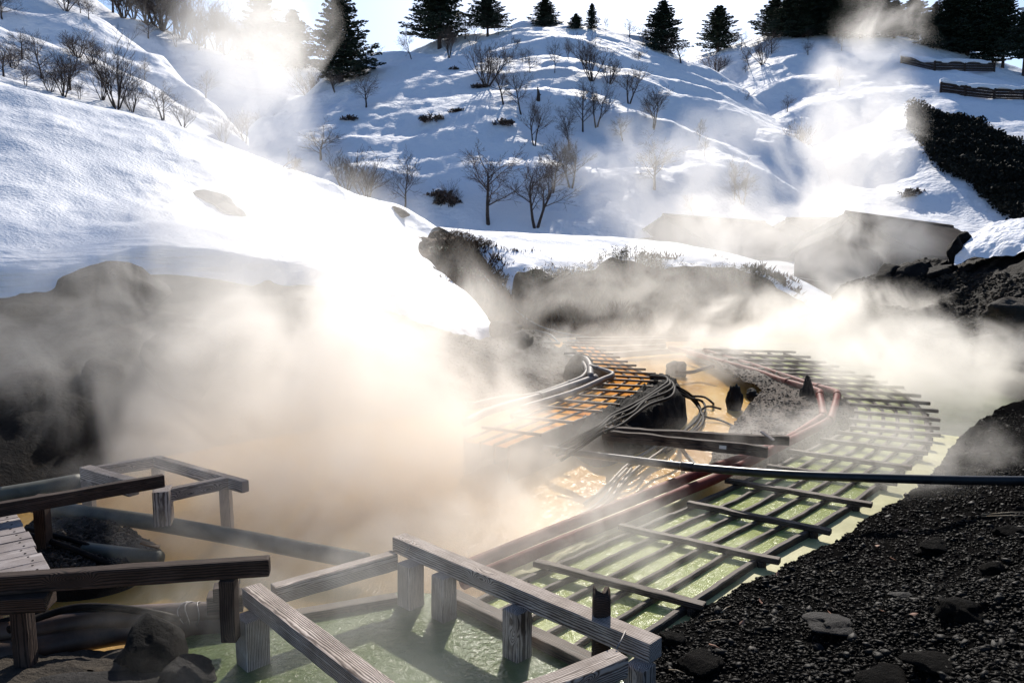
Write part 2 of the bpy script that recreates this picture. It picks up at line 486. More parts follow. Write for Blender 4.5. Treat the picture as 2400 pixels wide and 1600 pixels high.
# ================================================================ TERRAIN
def sheet(name, poly, z, mat, kind='structure', label=None):
    me = mesh(name, [(p[0], p[1], z) for p in poly], [tuple(range(len(poly)))])
    return tag(link(name, me, mat, smooth=False), label, None, kind=kind)
sheet('ground', [(-900, -60), (900, -60), (900, 1200), (-900, 1200)], -1.2, M['soil'], label='bare dark ground under the whole valley')
sheet('stream_water', [(-9, 2), (13, 2), (13, 36), (-9, 36)], -0.10, M['water_ochre'], label='milky ochre hot stream filling the valley floor')

# -- left dark rocky bank
def d_rock(p, u, v):
    e = min(1.0, v * 3)
    n1 = fract(p, 0.45, 5, 3.1, 0.55)
    n2 = abs(fract(p, 1.1, 4, 8.0, 0.55))
    return (0.2 * n1 * e, -0.25 * n1 * e - .12 * n2 * e, 0.22 * n1 * e + 0.10 * n2 * e)
loft('left_bank', [
    [P(-400, 1270, -.25), P(0, 1190, -.25), P(300, 1110, -.25), P(850, 1020, -.3), P(1170, 975, -.3), P(1345, 905, -.2), P(1345, 850, -.1), P(1290, 808, -.1)],
    [D(-400, 1020, 12.5), D(0, 985, 13.8), D(400, 910, 16.2), D(800, 880, 19), D(1120, 905, 20), D(1310, 868, 24), D(1330, 832, 27), D(1280, 795, 32)],
    [D(-400, 800, 15.5), D(0, 790, 17), D(400, 755, 18.5), D(780, 770, 21), D(1080, 825, 22.5), D(1210, 800, 26), D(1250, 795, 29), D(1270, 785, 33)],
    [D(-400, 715, 18), D(0, 716, 19), D(330, 690, 20.5), D(750, 705, 23), D(1060, 795, 25), D(1160, 792, 28), D(1210, 780, 31), D(1250, 770, 34)],
    [D(-400, 640, 20), D(0, 640, 21.5), D(300, 600, 23), D(700, 640, 26), D(980, 770, 28.5), D(1100, 780, 32), D(1180, 765, 34), D(1230, 750, 36)],
    [D(-400, 600, 23), D(0, 600, 24), D(300, 600, 26), D(700, 640, 30), D(900, 720, 34), D(1050, 740, 38), D(1120, 750, 40), D(1190, 740, 41)],
], 190, 90, d_rock, M['rock_left'], 'dark wet rocky bank below the left snow slope')

# -- left snow slope (near)
def d_snowslope(p, u, v):
    edge = min(1.0, v * 5)
    lip = -0.5 * max(0, 1 - v * 9) ** 1.5
    big = 0.35 * fract(p, 0.16, 3, 2.0) + 0.05 * fract(p, 1.0, 3, 5.0)
    wig = 0.45 * fract(p, 0.5, 3, 11.0) * (1 - min(1, v * 4))
    return (0, wig, big * edge * min(1, (1 - v) * 4 + .3) + lip)
loft('left_snow_slope', [
    [D(-500, 635, 18.2), D(0, 655, 19.6), D(150, 648, 20.3), D(350, 600, 21.6), D(600, 630, 23.0), D(850, 700, 24.2), D(1000, 755, 25.2), D(1085, 785, 26.0), D(1160, 770, 27.0)],
    [D(-500, 590, 18.9), D(0, 605, 20.2), D(160, 595, 21.2), D(380, 560, 22.6), D(640, 595, 24.0), D(860, 650, 26.0), D(1000, 700, 27.5), D(1090, 735, 28.2), D(1152, 735, 28.6)],
    [D(-500, 500, 21.5), D(0, 520, 22.6), D(200, 520, 24.2), D(430, 530, 26), D(680, 570, 28), D(860, 610, 30), D(980, 640, 31.4), D(1060, 672, 31.8), D(1105, 695, 32)],
    [D(-500, 330, 25.5), D(0, 370, 26.6), D(240, 400, 28.6), D(480, 450, 31), D(690, 505, 33.5), D(830, 545, 35.5), D(900, 566, 36.8), D(950, 584, 37.6), D(985, 602, 38)],
    [D(-500, 170, 29.5), D(0, 245, 31), D(250, 295, 33.2), D(490, 360, 36), D(700, 430, 39), D(840, 480, 41), D(915, 512, 42.5), D(960, 545, 43.5), D(1000, 565, 43)],
    [D(-500, 75, 33), D(0, 188, 34), D(250, 249, 36), D(490, 322, 39), D(700, 403, 42), D(850, 457, 44.5), D(935, 485, 46), D(985, 505, 47), D(1030, 535, 46.5)],
    [D(-500, 140, 40), D(0, 240, 42), D(250, 300, 44), D(490, 370, 47), D(700, 450, 50), D(850, 500, 52), D(935, 530, 53), D(1000, 550, 54), D(1060, 570, 54)],
], 260, 150, d_snowslope, M['snow_near'], 'bright near snow slope falling from the left towards the springs')
# two snow materials on one sheet: layered, dirty lip along its lower edge
ls = PATCH['left_snow_slope'][0]
ls.data.materials.append(M['snow_lip'])
for pl in ls.data.polygons:
    if pl.index // 259 < 34 and (pl.index % 259) < 120: pl.material_index = 1

# -- brush bank behind the field and its snow
def d_brush(p, u, v):
    e = min(1, v * 4)
    n1 = fract(p, 0.5, 5, 21.0, 0.6)
    return (0.25 * n1 * e, -0.6 * n1 * e, 0.35 * n1 * e)
loft('brush_bank', [
    [D(880, 690, 31.5), D(1060, 740, 31.5), D(1200, 792, 31.8), D(1350, 790, 32.5), D(1500, 789, 33), D(1650, 789, 33), D(1800, 792, 33), D(1920, 800, 33), D(2040, 812, 32.5)],
    [D(900, 640, 34), D(1060, 680, 34), D(1200, 725, 34.5), D(1350, 735, 35), D(1500, 735, 35.3), D(1650, 735, 35.5), D(1800, 745, 35.5), D(1920, 765, 35), D(2040, 790, 34.5)],
    [D(910, 600, 39), D(1040, 610, 39), D(1180, 660, 38), D(1350, 665, 38), D(1500, 650, 38.5), D(1650, 655, 38.5), D(1800, 675, 38.3), D(1920, 735, 38), D(2040, 785, 37)],
    [D(930, 560, 44), D(1040, 555, 43), D(1160, 590, 42), D(1350, 620, 41.5), D(1500, 610, 41.5), D(1650, 620, 41.5), D(1800, 645, 41), D(1920, 720, 40.5), D(2040, 785, 40)],
    [D(960, 570, 50), D(1040, 570, 49), D(1160, 590, 47), D(1350, 610, 46), D(1500, 610, 46), D(1650, 620, 46), D(1800, 645, 45), D(1920, 720, 44), D(2040, 785, 43)],
], 170, 70, d_brush, M['brush'], 'brown brushy bank across the far end of the springs')
def d_bank(p, u, v):
    e = 1 - min(1, v * 3)
    return (0, .5 * fract(p, .5, 3, 7.0) * e, 0.12 * fract(p, .25, 3, 4.0) + .25 * fract(p, .9, 2, 3) * e)
loft('middle_snowbank', [
    [D(1198, 690, 37), D(1215, 640, 37.8), D(1290, 645, 38.2), D(1370, 640, 38.5), D(1440, 606, 39), D(1560, 625, 39), D(1650, 622, 39), D(1790, 645, 38.5), D(1850, 690, 37.5), D(2020, 775, 36)],
    [D(1160, 650, 38.5), D(1195, 615, 39.2), D(1290, 615, 39.6), D(1370, 610, 40), D(1450, 595, 40.5), D(1560, 600, 40.5), D(1660, 608, 40.3), D(1790, 632, 40), D(1870, 680, 39), D(2025, 767, 37.5)],
    [D(1120, 590, 41.5), D(1175, 572, 42.2), D(1290, 572, 42.8), D(1380, 575, 43), D(1460, 577, 43), D(1570, 584, 43), D(1680, 597, 42.8), D(1790, 622, 42), D(1880, 668, 41), D(2030, 758, 40)],
    [D(1030, 532, 46), D(1140, 543, 46), D(1290, 549, 46), D(1390, 554, 46), D(1480, 559, 46), D(1590, 571, 46), D(1700, 590, 45.5), D(1795, 616, 44.5), D(1885, 662, 43), D(2035, 750, 42)],
    [D(1000, 550, 54), D(1140, 560, 54), D(1290, 560, 54), D(1390, 565, 54), D(1480, 570, 54), D(1590, 585, 53), D(1700, 600, 52), D(1795, 640, 50), D(1885, 690, 48), D(2035, 780, 47)],
], 190, 70, d_bank, M['snow_near'], 'smooth snowbank between the springs and the huts')
# snow floor behind the bank, carrying the huts
loft('valley_snow', [
    [(-30, 48, 1.5), (-10, 48, 2.3), (10, 48, 2.3), (25, 44, 1.5), (60, 40, 2)],
    [(-32, 58, 4), (-10, 58, 3.9), (10, 58, 3.2), (28, 55, 2.5), (60, 50, 3)],
    [(-36, 75, 6), (-10, 75, 4.6), (12, 75, 3.8), (32, 70, 3.5), (60, 62, 4)],
], 80, 40, lambda p, u, v: .3 * fract(p, .15, 3, 1.0), M['snow_far'], 'level snow around the huts')

# -- central hill
def mound(p, amp, sc1, seed):
    q = Vector((p[0] * 0.55, p[1] * 0.9, p[2] * 1.5))
    n1 = mnoise.noise(q * sc1 + Vector((seed, 0, 0)))
    n2 = mnoise.noise(q * sc1 * 2.1 + Vector((0, seed, 0)))
    n3 = mnoise.noise(q * sc1 * 5.0 + Vector((0, 0, seed)))
    return amp * (0.75 * (1 - 2.4 * math.sqrt(n1 * n1 + .015)) + .60 * n2 + .17 * n3 + .05 * mnoise.noise(Vector(p) * 1.1))
def d_hill(p, u, v):
    e = min(1, (1 - v) * 7 + .12) * min(1, v * 8 + .2)
    return mound(p, 1.9, 0.075, 4.2) * e + .12 * fract(p, .6, 3, 2)
def hillrows(base, crest, nmid, back=30, drop_=12, bow=0.0):
    rows = []
    for k in range(nmid + 1):
        t = k / nmid
        row = []
        for (bx, by, bY), (cx, cy, cY) in zip(base, crest):
            a, b = D(bx, by, bY), D(cx, cy, cY)
            q = a.lerp(b, t)
            q.z += bow * (b - a).length * math.sin(math.pi * t)
            row.append(q)
        rows.append(row)
    last = [Vector((q.x, q.y + back, q.z - drop_)) for q in rows[-1]]
    mid = [Vector((q.x, q.y + back * .25, q.z - drop_ * .12)) for q in rows[-1]]
    rows.append(mid); rows.append(last)
    return rows
loft('central_hill', hillrows(
    [(560, 520, 64), (760, 530, 60), (930, 550, 58), (1110, 556, 56), (1300, 556, 56), (1500, 556, 57), (1740, 556, 60), (2020, 540, 66)],
    [(588, 330, 84), (752, 216, 100), (880, 140, 116), (1050, 107, 126), (1280, 60, 134), (1480, 98, 130), (1625, 158, 124), (1800, 268, 112)],
    5, back=26, drop_=14, bow=0.03), 280, 220, d_hill, M['snow_far'], 'snowy central hill dotted with bare trees, firs along its crest')
# -- left far hills
def d_lefthill(p, u, v):
    e = min(1, (1 - v) * 7 + .1)
    return mound(p, 1.3, 0.09, 9.0) * e + .1 * fract(p, .6, 3, 2)
loft('left_front_hill', hillrows(
    [(-500, 300, 50), (-200, 330, 50), (0, 380, 51), (200, 420, 52), (400, 480, 54), (600, 540, 56), (720, 560, 57)],
    [(-500, -120, 72), (-200, -20, 74), (0, 58, 76), (140, 120, 77), (330, 200, 77), (520, 315, 76), (640, 420, 72)],
    4, back=18, drop_=7), 150, 90, d_lefthill, M['snow_far'], 'nearest snow ridge on the left hillside')
loft('left_middle_hill', hillrows(
    [(-400, 200, 80), (-100, 240, 80), (150, 300, 80), (300, 350, 80), (450, 400, 80), (600, 430, 79), (700, 440, 78)],
    [(-400, -300, 108), (-100, -110, 108), (130, 5, 108), (245, 65, 107), (345, 130, 105), (500, 260, 98), (640, 390, 88)],
    4, back=22, drop_=10), 150, 90, d_lefthill, M['snow_far'], 'middle snow ridge on the left hillside')
loft('left_back_hill', hillrows(
    [(-300, 150, 108), (0, 200, 108), (250, 260, 108), (450, 320, 106), (600, 380, 104), (760, 360, 106), (900, 300, 112)],
    [(-300, -360, 145), (0, -150, 145), (220, -5, 145), (330, 55, 143), (450, 105, 141), (600, 150, 140), (900, 172, 140)],
    4, back=30, drop_=12), 170, 90, d_lefthill, M['snow_far'], 'farthest snow ridge on the left skyline')
# -- right hill
def d_righthill(p, u, v):
    e = min(1, (1 - v) * 7 + .1) * min(1, v * 8 + .2)
    return mound(p, 1.5, 0.07, 15.0) * e + .1 * fract(p, .6, 3, 2)
loft('right_hill', hillrows(
    [(1500, 520, 110), (1700, 540, 84), (1900, 556, 70), (2080, 566, 64), (2250, 570, 60), (2420, 570, 56), (2700, 590, 50), (3100, 620, 44)],
    [(1560, 200, 150), (1640, 140, 150), (1800, 88, 148), (1960, 74, 146), (2115, 84, 142), (2280, 138, 136), (2420, 190, 128), (2800, 300, 120)],
    5, back=30, drop_=12, bow=0.02), 260, 200, d_righthill, M['snow_far'], 'snowy right hill with snow fences and a fir wood on top')
# near spur of the right hill that ends in the dark scrub
loft('right_spur', hillrows(
    [(1880, 580, 60), (2000, 590, 58), (2120, 595, 56), (2230, 600, 54), (2330, 600, 53), (2450, 640, 52)],
    [(1900, 440, 78), (2010, 400, 80), (2120, 398, 80), (2200, 412, 78), (2290, 462, 73), (2400, 545, 66)],
    3, back=8, drop_=5), 110, 70, lambda p, u, v: .35 * fract(p, .12, 3, 31), M['snow_far'], 'low rounded snow spur behind the right hut')

# -- right rocky outcrop
def d_out(p, u, v):
    e = min(1, v * 4)
    n1 = fract(p, 0.7, 5, 33.1, 0.6)
    n2 = abs(fract(p, 1.6, 4, 18.0, 0.6))
    return (0.2 * n1 * e, -0.45 * n1 * e + .3 * n2 * e, 0.32 * n1 * e + 0.16 * n2 * e)
loft('right_outcrop', [
    [P(1930, 815, -.2), P(2030, 850, -.2), P(2150, 890, -.2), P(2270, 920, -.2), P(2420, 960, -.2), P(2800, 1050, -.2)],
    [D(1935, 770, 31), D(2040, 790, 27.5), D(2150, 820, 25), D(2280, 840, 22.5), D(2420, 850, 20), D(2800, 870, 16)],
    [D(1945, 725, 31), D(2050, 725, 28), D(2150, 750, 26), D(2290, 760, 24), D(2420, 740, 21.5), D(2800, 730, 17)],
    [D(1958, 690, 31.5), D(2050, 680, 29.2), D(2150, 690, 28), D(2290, 670, 26), D(2420, 650, 23.5), D(2800, 620, 19)],
    [D(1965, 680, 32), D(2050, 648, 30.5), D(2140, 625, 29.5), D(2240, 620, 28.5), D(2420, 594, 26.5), D(2800, 540, 21.5)],
    [D(1985, 720, 35), D(2060, 690, 34), D(2150, 650, 33), D(2260, 640, 32), D(2440, 610, 30), D(2900, 560, 26)],
], 150, 90, d_out, M['rock_dark'], 'dark rocky outcrop on the right shore')
loft('outcrop_snow_cap', [
    [D(2236, 618, 27.4), D(2280, 604, 27.0), D(2330, 600, 26.4), D(2400, 590, 25.6), D(2520, 570, 24.5), D(2700, 545, 23)],
    [D(2240, 596, 27.9), D(2280, 575, 27.6), D(2330, 565, 27.1), D(2400, 556, 26.3), D(2520, 540, 25.4), D(2700, 520, 24)],
    [D(2256, 574, 28.5), D(2290, 551, 28.3), D(2340, 534, 28), D(2400, 526, 27.4), D(2520, 510, 26.5), D(2700, 490, 25)],
    [D(2280, 556, 29.3), D(2310, 538, 29.2), D(2350, 524, 29), D(2400, 517, 28.5), D(2520, 503, 27.8), D(2700, 485, 26)],
    [D(2290, 620, 30.5), D(2320, 620, 30.5), D(2350, 610, 31), D(2400, 600, 31), D(2520, 590, 31), D(2700, 580, 31)],
], 110, 60, lambda p, u, v: .10 * fract(p, 1.6, 3, 3), M['snow_cup'], 'pitted snow cap on the right outcrop')

# -- right gravel shore
edge = [(1300, 1900), (1470, 1640), (1572, 1475), (1699, 1404), (1791, 1364), (1860, 1329), (1925, 1289), (2013, 1237), (2085, 1190), (2150, 1140), (2189, 1104), (2225, 1056), (2277, 1004), (2330, 970), (2420, 935)]
rows = []
for k, (off, z) in enumerate([(0.0, -.35), (0.02, 0.18), (0.18, 0.34), (0.9, 0.46), (2.0, 0.80), (3.6, 1.5), (6.5, 2.6), (12, 4.5)]):
    row = []
    for (px, py) in edge:
        q = P(px, py, 0.2)
        row.append(Vector((q.x + off * .86, q.y - off * .5, z)))
    rows.append(row)
def d_grav(p, u, v):
    e = min(1, v * 6)
    return (.05 * fract(p, 2.2, 4, 5), -.05 * fract(p, 2.2, 4, 9), e * (.10 * fract(p, .8, 3, 3.3) + 0.035 * fract(p, 5, 3, 4)))
loft('gravel_shore', rows, 220, 150, d_grav, M['gravel'], 'black gravel shore sloping up on the right')

# -- islands: black mound under the hoses, gravel island beside the green flume, brown spit
def island(name, pts, h, mat, label, seed, nr=40, nh=16, z0=-.3, amp=.1):
    c = sum(pts, Vector()) / len(pts)
    ring = smooth_path(pts + [pts[0]], nr * 3)[:-1]
    rows = []
    for t, zz in ((1.0, z0), (0.92, h * .45), (0.72, h * .85), (0.4, h), (0.02, h * 1.03)):
        rows.append([Vector((c.x + (p.x - c.x) * t, c.y + (p.y - c.y) * t, zz)) for p in ring] + [Vector((c.x + (ring[0].x - c.x) * t, c.y + (ring[0].y - c.y) * t, zz))])
    def dd(p, u, v):
        uu = Vector((p[0], p[1], p[2]))
        e = min(1, v * 5 + .1)
        n = fract(uu, 1.4, 4, seed, .6)
        return (amp * n * e * .6, amp * n * e * .6, amp * e * (n + .5 * fract(uu, 4, 3, seed)))
    return loft(name, rows, len(rows[0]), nh * 2, dd, mat, label)
island('mound_island', [P(1330, 1050, 0), P(1400, 1012, 0), P(1455, 985, 0), P(1520, 935, 0), P(1560, 908, 0), P(1600, 930, 0), P(1612, 975, 0), P(1575, 1015, 0), P(1500, 1050, 0), P(1400, 1085, 0)], .62, M['rock_dark'], 'black wet mound under the hose bundle', 3.0, amp=.16)
island('gravel_island', [P(1650, 1112, 0), P(1752, 1056, 0), P(1772, 1010, 0), P(1838, 978, 0), P(1818, 925, 0), P(1755, 886, 0), P(1690, 860, 0), P(1605, 824, 0), P(1700, 820, 0), P(1850, 872, 0), P(1990, 925, 0), P(2010, 1010, 0), P(1900, 1055, 0), P(1830, 1100, 0), P(1740, 1130, 0)], .30, M['gravel_brown'], 'grey gravel island carrying the red pipes', 6.0, amp=.1)
island('flume_shoulder', [P(1100, 1340, 0), P(1300, 1262, 0), P(1500, 1180, 0), P(1650, 1115, 0), P(1720, 1125, 0), P(1600, 1190, 0), P(1470, 1260, 0), P(1330, 1330, 0), P(1180, 1400, 0)], .16, M['sediment'], 'pale crusted ground strip beside the green flume', 9.0, amp=.05)
island('mud_bank', [P(-250, 1520, .3), P(100, 1505, .3), P(330, 1500, .3), P(455, 1500, .3), P(500, 1560, .3), P(470, 1640, .3), P(300, 1800, .3), P(-250, 1800, .3)], .36, M['rock_brown'], 'brown mud bank at the lower left corner', 14.0, amp=.06)
island('debris_bank', [P(20, 1330, 0), P(60, 1250, 0), P(160, 1200, 0), P(260, 1240, 0), P(340, 1290, 0), P(380, 1320, 0), P(250, 1380, 0), P(60, 1390, 0)], .30, M['rock_left'], 'small dark debris bank beside the boardwalk', 12.0, amp=.12)

# ================================================================ WATER in the pool and the flume
KL, KK, KR = P(575, 1372, .9), P(950, 1262, .9), P(1512, 1497, .9)     # frame corners (top level)
def xy(v, z): return Vector((v.x, v.y, z))
me_poly = [P(470, 1480, .3), P(640, 1450, .3), P(940, 1385, .3), P(1070, 1395, .3), P(1430, 1568, .3), P(1700, 1800, .3), P(100, 1900, .3), P(260, 1560, .3)]
sheet('pool_water', me_poly, 0.30, M['water_green'], label='opaque green pool water inside the timber frame')
print('terrain done')

# ================================================================ FLUMES
def strip(V, Fc, L, Rr, z=None):
    b = len(V)
    for a, c in zip(L, Rr): V += [Vector(a), Vector(c)]
    for i in range(len(L) - 1): Fc.append((b + 2 * i, b + 2 * i + 1, b + 2 * i + 3, b + 2 * i + 2))
def wall_strip(name, line, W, z0, z1, mat, parent, rough=0.012, step=0.12):
    """a plank wall following a horizontal polyline, ragged top"""
    pts = []
    for i in range(len(line) - 1):
        a, b = line[i], line[i + 1]
        n = max(1, int((b - a).length / step))
        for k in range(n): pts.append(a.lerp(b, k / n))
    pts.append(line[-1])
    V, Fc = [], []
    for i, p in enumerate(pts):
        d = (pts[min(i + 1, len(pts) - 1)] - pts[max(i - 1, 0)]); d.z = 0; d.normalize()
        s = Vector((-d.y, d.x, 0))
        j = rough * 1.6 * mnoise.noise(Vector((p.x, p.y, W * 9)) * 1.7) + rough * mnoise.noise(Vector((p.x, p.y, 3)) * 6)
        k = rough * 1.2 * mnoise.noise(Vector((p.x, p.y, 7)) * 3)
        for (o, z) in ((-W / 2, z0), (-W / 2, z1 - .012 + j), (-W / 2 + .012, z1 + j), (W / 2 - .012, z1 + j), (W / 2, z1 - .012 + j), (W / 2, z0)):
            V.append(Vector((p.x, p.y, 0)) + s * (o + k) + Vector((0, 0, z)))
    for i in range(len(pts) - 1):
        for k in range(5):
            a = i * 6 + k
            Fc.append((a, a + 1, a + 7, a + 6))
    Fc.append((0, 1, 2, 3, 4, 5)[::-1]); e = (len(pts) - 1) * 6
    Fc.append(tuple(e + k for k in range(6)))
    org = pts[0].copy(); org.z = 0
    V = [v - org for v in V]
    return link(name, mesh(name, V, Fc), mat, parent, Matrix.Translation(org), smooth=False)

ZC = 0.36
near = [((1265, 1315), (1648, 1412)), ((1466, 1228), (1809, 1302)), ((1603, 1172), (1930, 1236)), ((1712, 1123), (2027, 1174)),
        ((1797, 1086), (2090, 1126)), ((1858, 1055), (2132, 1091)), ((1920, 1027), (2172, 1058)), ((1957, 1009), (2190, 1034)),
        ((1985, 997), (2196, 1014)), ((1995, 980), (2196, 998)), ((2000, 963), (2192, 980)), ((2000, 946), (2186, 960)),
        ((1975, 928), (2170, 941)), ((1935, 911), (2146, 922)), ((1895, 897), (2118, 905)), ((1855, 885), (2084, 892)),
        ((1815, 873), (2046, 880)), ((1775, 862), (2006, 868)), ((1738, 851), (1970, 857)), ((1702, 840), (1935, 846)),
        ((1670, 828), (1896, 834)), ((1650, 816), (1860, 822))]
LL = [P(*a, ZC) for a, b in near]
RR = [P(*b, ZC) for a, b in near]
L0 = LL[0] * 1.8 - LL[1] * 0.8
R0 = RR[0] * 1.85 - RR[1] * 0.85
fl = empty('green_water_flume', xy(LL[0], 0))
tag(fl, 'long weathered wooden flume of several parallel channels with cross beams, running pale green water', 'flume')
FR = [0.04, 0.21, 0.38, 0.55, 0.72, 0.90]
Lz = [L0] + LL; Rz = [R0] + RR
for k, f in enumerate(FR):
    line = [xy(a.lerp(b, f), 0) for a, b in zip(Lz, Rz)]
    wall_strip('side_wall' if k in (0, 5) else 'divider', line, 0.075 if k in (0, 5) else 0.062, -.25, 0.288, M['wood_flume'], fl, rough=0.009)
random.seed(3)
for i, (a, b) in enumerate(zip(LL, RR)):
    wv = 0.105 if i < 8 else 0.10
    jx = random.uniform(-.08, .08)
    d = (b - a).normalized()
    beam('cross_beam', a + d * jx + Vector((0, 0, random.uniform(-.01, .02))), b + d * random.uniform(-.06, .1) + Vector((0, 0, random.uniform(-.02, .015))), wv * random.uniform(.85, 1.15), 0.07, M['wood_flume'], fl, rough=0.010, ext0=.02, ext1=.02)
    if i < 12:
        q = b - d * .12
        post('support_block', q.x, q.y, -.2, ZC - .086, 0.10, M['wood_flume'], fl)
V, Fc = [], []
strip(V, Fc, [xy(a.lerp(b, .05), .235) for a, b in zip(Lz, Rz)], [xy(a.lerp(b, .89), .235) for a, b in zip(Lz, Rz)])
tag(link('flume_water', mesh('flume_water', V, Fc), M['water_flume'], smooth=False), 'milky green water running in the wooden flume', None, kind='structure')
# crusted outer channel and its low outer wall
out = [R0] + RR[:10]
V, Fc = [], []
oo = []
for i, a in enumerate(out):
    d = (Rz[i] - Lz[i]).normalized()
    oo.append(xy(a + d * .42, 0))
strip(V, Fc, [xy(Lz[i].lerp(Rz[i], .91), .21) for i in range(len(out))], [xy(q, .19) for q in oo])
tag(link('sediment_channel', mesh('sediment_channel', V, Fc), M['sediment'], smooth=False), 'pale yellow mineral crust in the outer channel of the flume', None, kind='structure')
wall_strip('outer_wall', oo, 0.06, -.3, .235, M['wood_flume'], fl, rough=0.009)
V, Fc = [], []
far_l = [xy(q, .09) for q in oo] + [xy(q, -.02) for q in RR[10:]] + [P(1700, 805, -.02)]
far_r = [xy(q + (Rz[i] - Lz[i]).normalized() * (1.4 if i < 8 else 2.5), .09) for i, q in enumerate(oo)] + [xy(q + Vector((4.5, 0, 0)), -.02) for q in RR[10:]] + [P(2150, 800, -.02)]
strip(V, Fc, far_l, far_r)
tag(link('side_water', mesh('side_water', V, Fc), M['water_green'], smooth=False), 'dull green water between the flume and the gravel shore', None, kind='structure')

# orange flume on the left
oz = 0.62
orr = [((1201, 972), (1343, 987)), ((1261, 949), (1410, 962)), ((1303, 934), (1451, 946)), ((1332, 922), (1477, 932)), ((1364, 909), (1505, 917)),
       ((1401, 897), (1529, 904)), ((1415, 886), (1549, 892)), ((1436, 878), (1552, 884)), ((1425, 868), (1535, 873)), ((1410, 859), (1512, 863)), ((1396, 850), (1490, 854)),
       ((1383, 841), (1470, 845)), ((1371, 832), (1452, 835)), ((1358, 824), (1436, 827)), ((1346, 816), (1420, 818)), ((1334, 808), (1406, 810)), ((1322, 800), (1394, 802))]
OL = [P(*a, oz) for a, b in orr]; OR = [P(*b, oz) for a, b in orr]
ofl = empty('orange_water_flume', xy(OL[0], 0))
tag(ofl, 'raised wooden flume with thin cross slats carrying bright orange water beside the grey pipes', 'flume')
L0 = OL[0] * 2.7 - OL[1] * 1.7; R0 = OR[0] * 2.7 - OR[1] * 1.7
OLz = [L0] + OL; ORz = [R0] + OR
for k, f in enumerate((0.06, 0.36, 0.62, 0.88)):
    wall_strip('side_wall' if k in (0, 3) else 'divider', [xy(a.lerp(b, f), 0) for a, b in zip(OLz, ORz)], 0.045, -.15 if k in (0, 3) else .2, oz - .07, M['wood_orange'], ofl, rough=0.008)
for a, b in [(OL[0] * 2 - OL[1], OR[0] * 2 - OR[1])] + list(zip(OL, OR)):
    beam('cross_slat', a, b, 0.05, 0.055, M['wood_orange'], ofl, rough=0.006, bevel=.006, ext0=.04, ext1=.02)
V, Fc = [], []
strip(V, Fc, [xy(a.lerp(b, .07), oz - .11) for a, b in zip(OLz, ORz)], [xy(a.lerp(b, .87), oz - .11) for a, b in zip(OLz, ORz)])
tag(link('orange_water', mesh('orange_water', V, Fc), M['water_orange'], smooth=False), 'bright orange water in the raised flume', None, kind='structure')
# far crossing flume planks at the end of the field
ffl = empty('far_settling_trough', P(1500, 812, 0))
tag(ffl, 'low far wooden settling trough lying across the ochre stream at the end of the field', 'trough')
for (a, b) in (((1330, 797), (1560, 794)), ((1390, 812), (1560, 806)), ((1400, 828), (1620, 812)), ((1350, 790), (1640, 788))):
    beam('plank', P(*a, .18), P(*b, .18), .12, .2, M['wood_flume'], ffl)

# ================================================================ TIMBER FRAME OVER THE GREEN POOL
fz = 0.90
fr = empty('pool_timber_frame', xy(KL, 0))
tag(fr, 'big square guard frame of grey weathered timbers over the green pool in front', 'guard rail')
WB, HB = 0.175, 0.165
Ld, Rd = (P(600, 1370, fz)), P(1530, 1497, fz)
Aend = P(1010, 1690, fz)
beam('rail', P(590, 1372, fz), Aend, WB, HB, M['wood_grey'], fr, ext0=.02)                 # front left rail
beam('rail', P(948, 1258, fz + .002), Rd, WB, HB, M['wood_grey'], fr, ext0=.10, ext1=.03)  # long right rail
beam('rail', P(640, 1372, fz - .10), P(925, 1293, fz - .10), WB * .8, HB, M['wood_grey'], fr)
beam('rail', P(1040, 1690, fz - .05), P(1455, 1528, fz - .05), WB, HB, M['wood_grey'], fr)
# posts
def frpost(px, py, zt, W, z0=-.5, rz=R(-45), **k):
    q = P(px, py, zt)
    return post('post', q.x, q.y, z0, zt, W, M['wood_grey'], fr, rz=rz, **k)
zt = fz - HB + .012
frpost(590, 1440, zt, .22)
frpost(962, 1318, zt, .20)
frpost(1040, 1345, zt, .18)
frpost(1212, 1425, zt, .19)
frpost(1500, 1555, zt, .18)
# lower sills
beam('sill', P(630, 1444, .37), P(930, 1392, .37), .14, .6, M['wood_flume'], fr)
beam('sill', P(1050, 1382, .40), P(1440, 1566, .40), .17, .7, M['wood_flume'], fr)
beam('cross_stub', P(486, 1392, .75), P(570, 1384, .75), .17, .17, M['wood_dark'], fr)
beam('cross_stub', P(500, 1372, .9), P(560, 1366, .9), .15, .13, M['wood_dark'], fr)
# iron dogs (thin staples)
for a, b in (((563, 1312, 1.31), (562, 1366, .9)), ((1466, 1478, .91), (1444, 1520, .86)), ((968, 1268, .91), (947, 1300, .81))):
    p0, p1 = P(*a), P(*b)
    V, Fc = [], []
    tube_data([p0 + (p0 - p1).normalized() * .0, p0.lerp(p1, .5) + Vector((0, -.01, 0)), p1], 0.006, 6, V, Fc)
    link('iron_dog', mesh('iron_dog', V, Fc), M['steel'], fr)
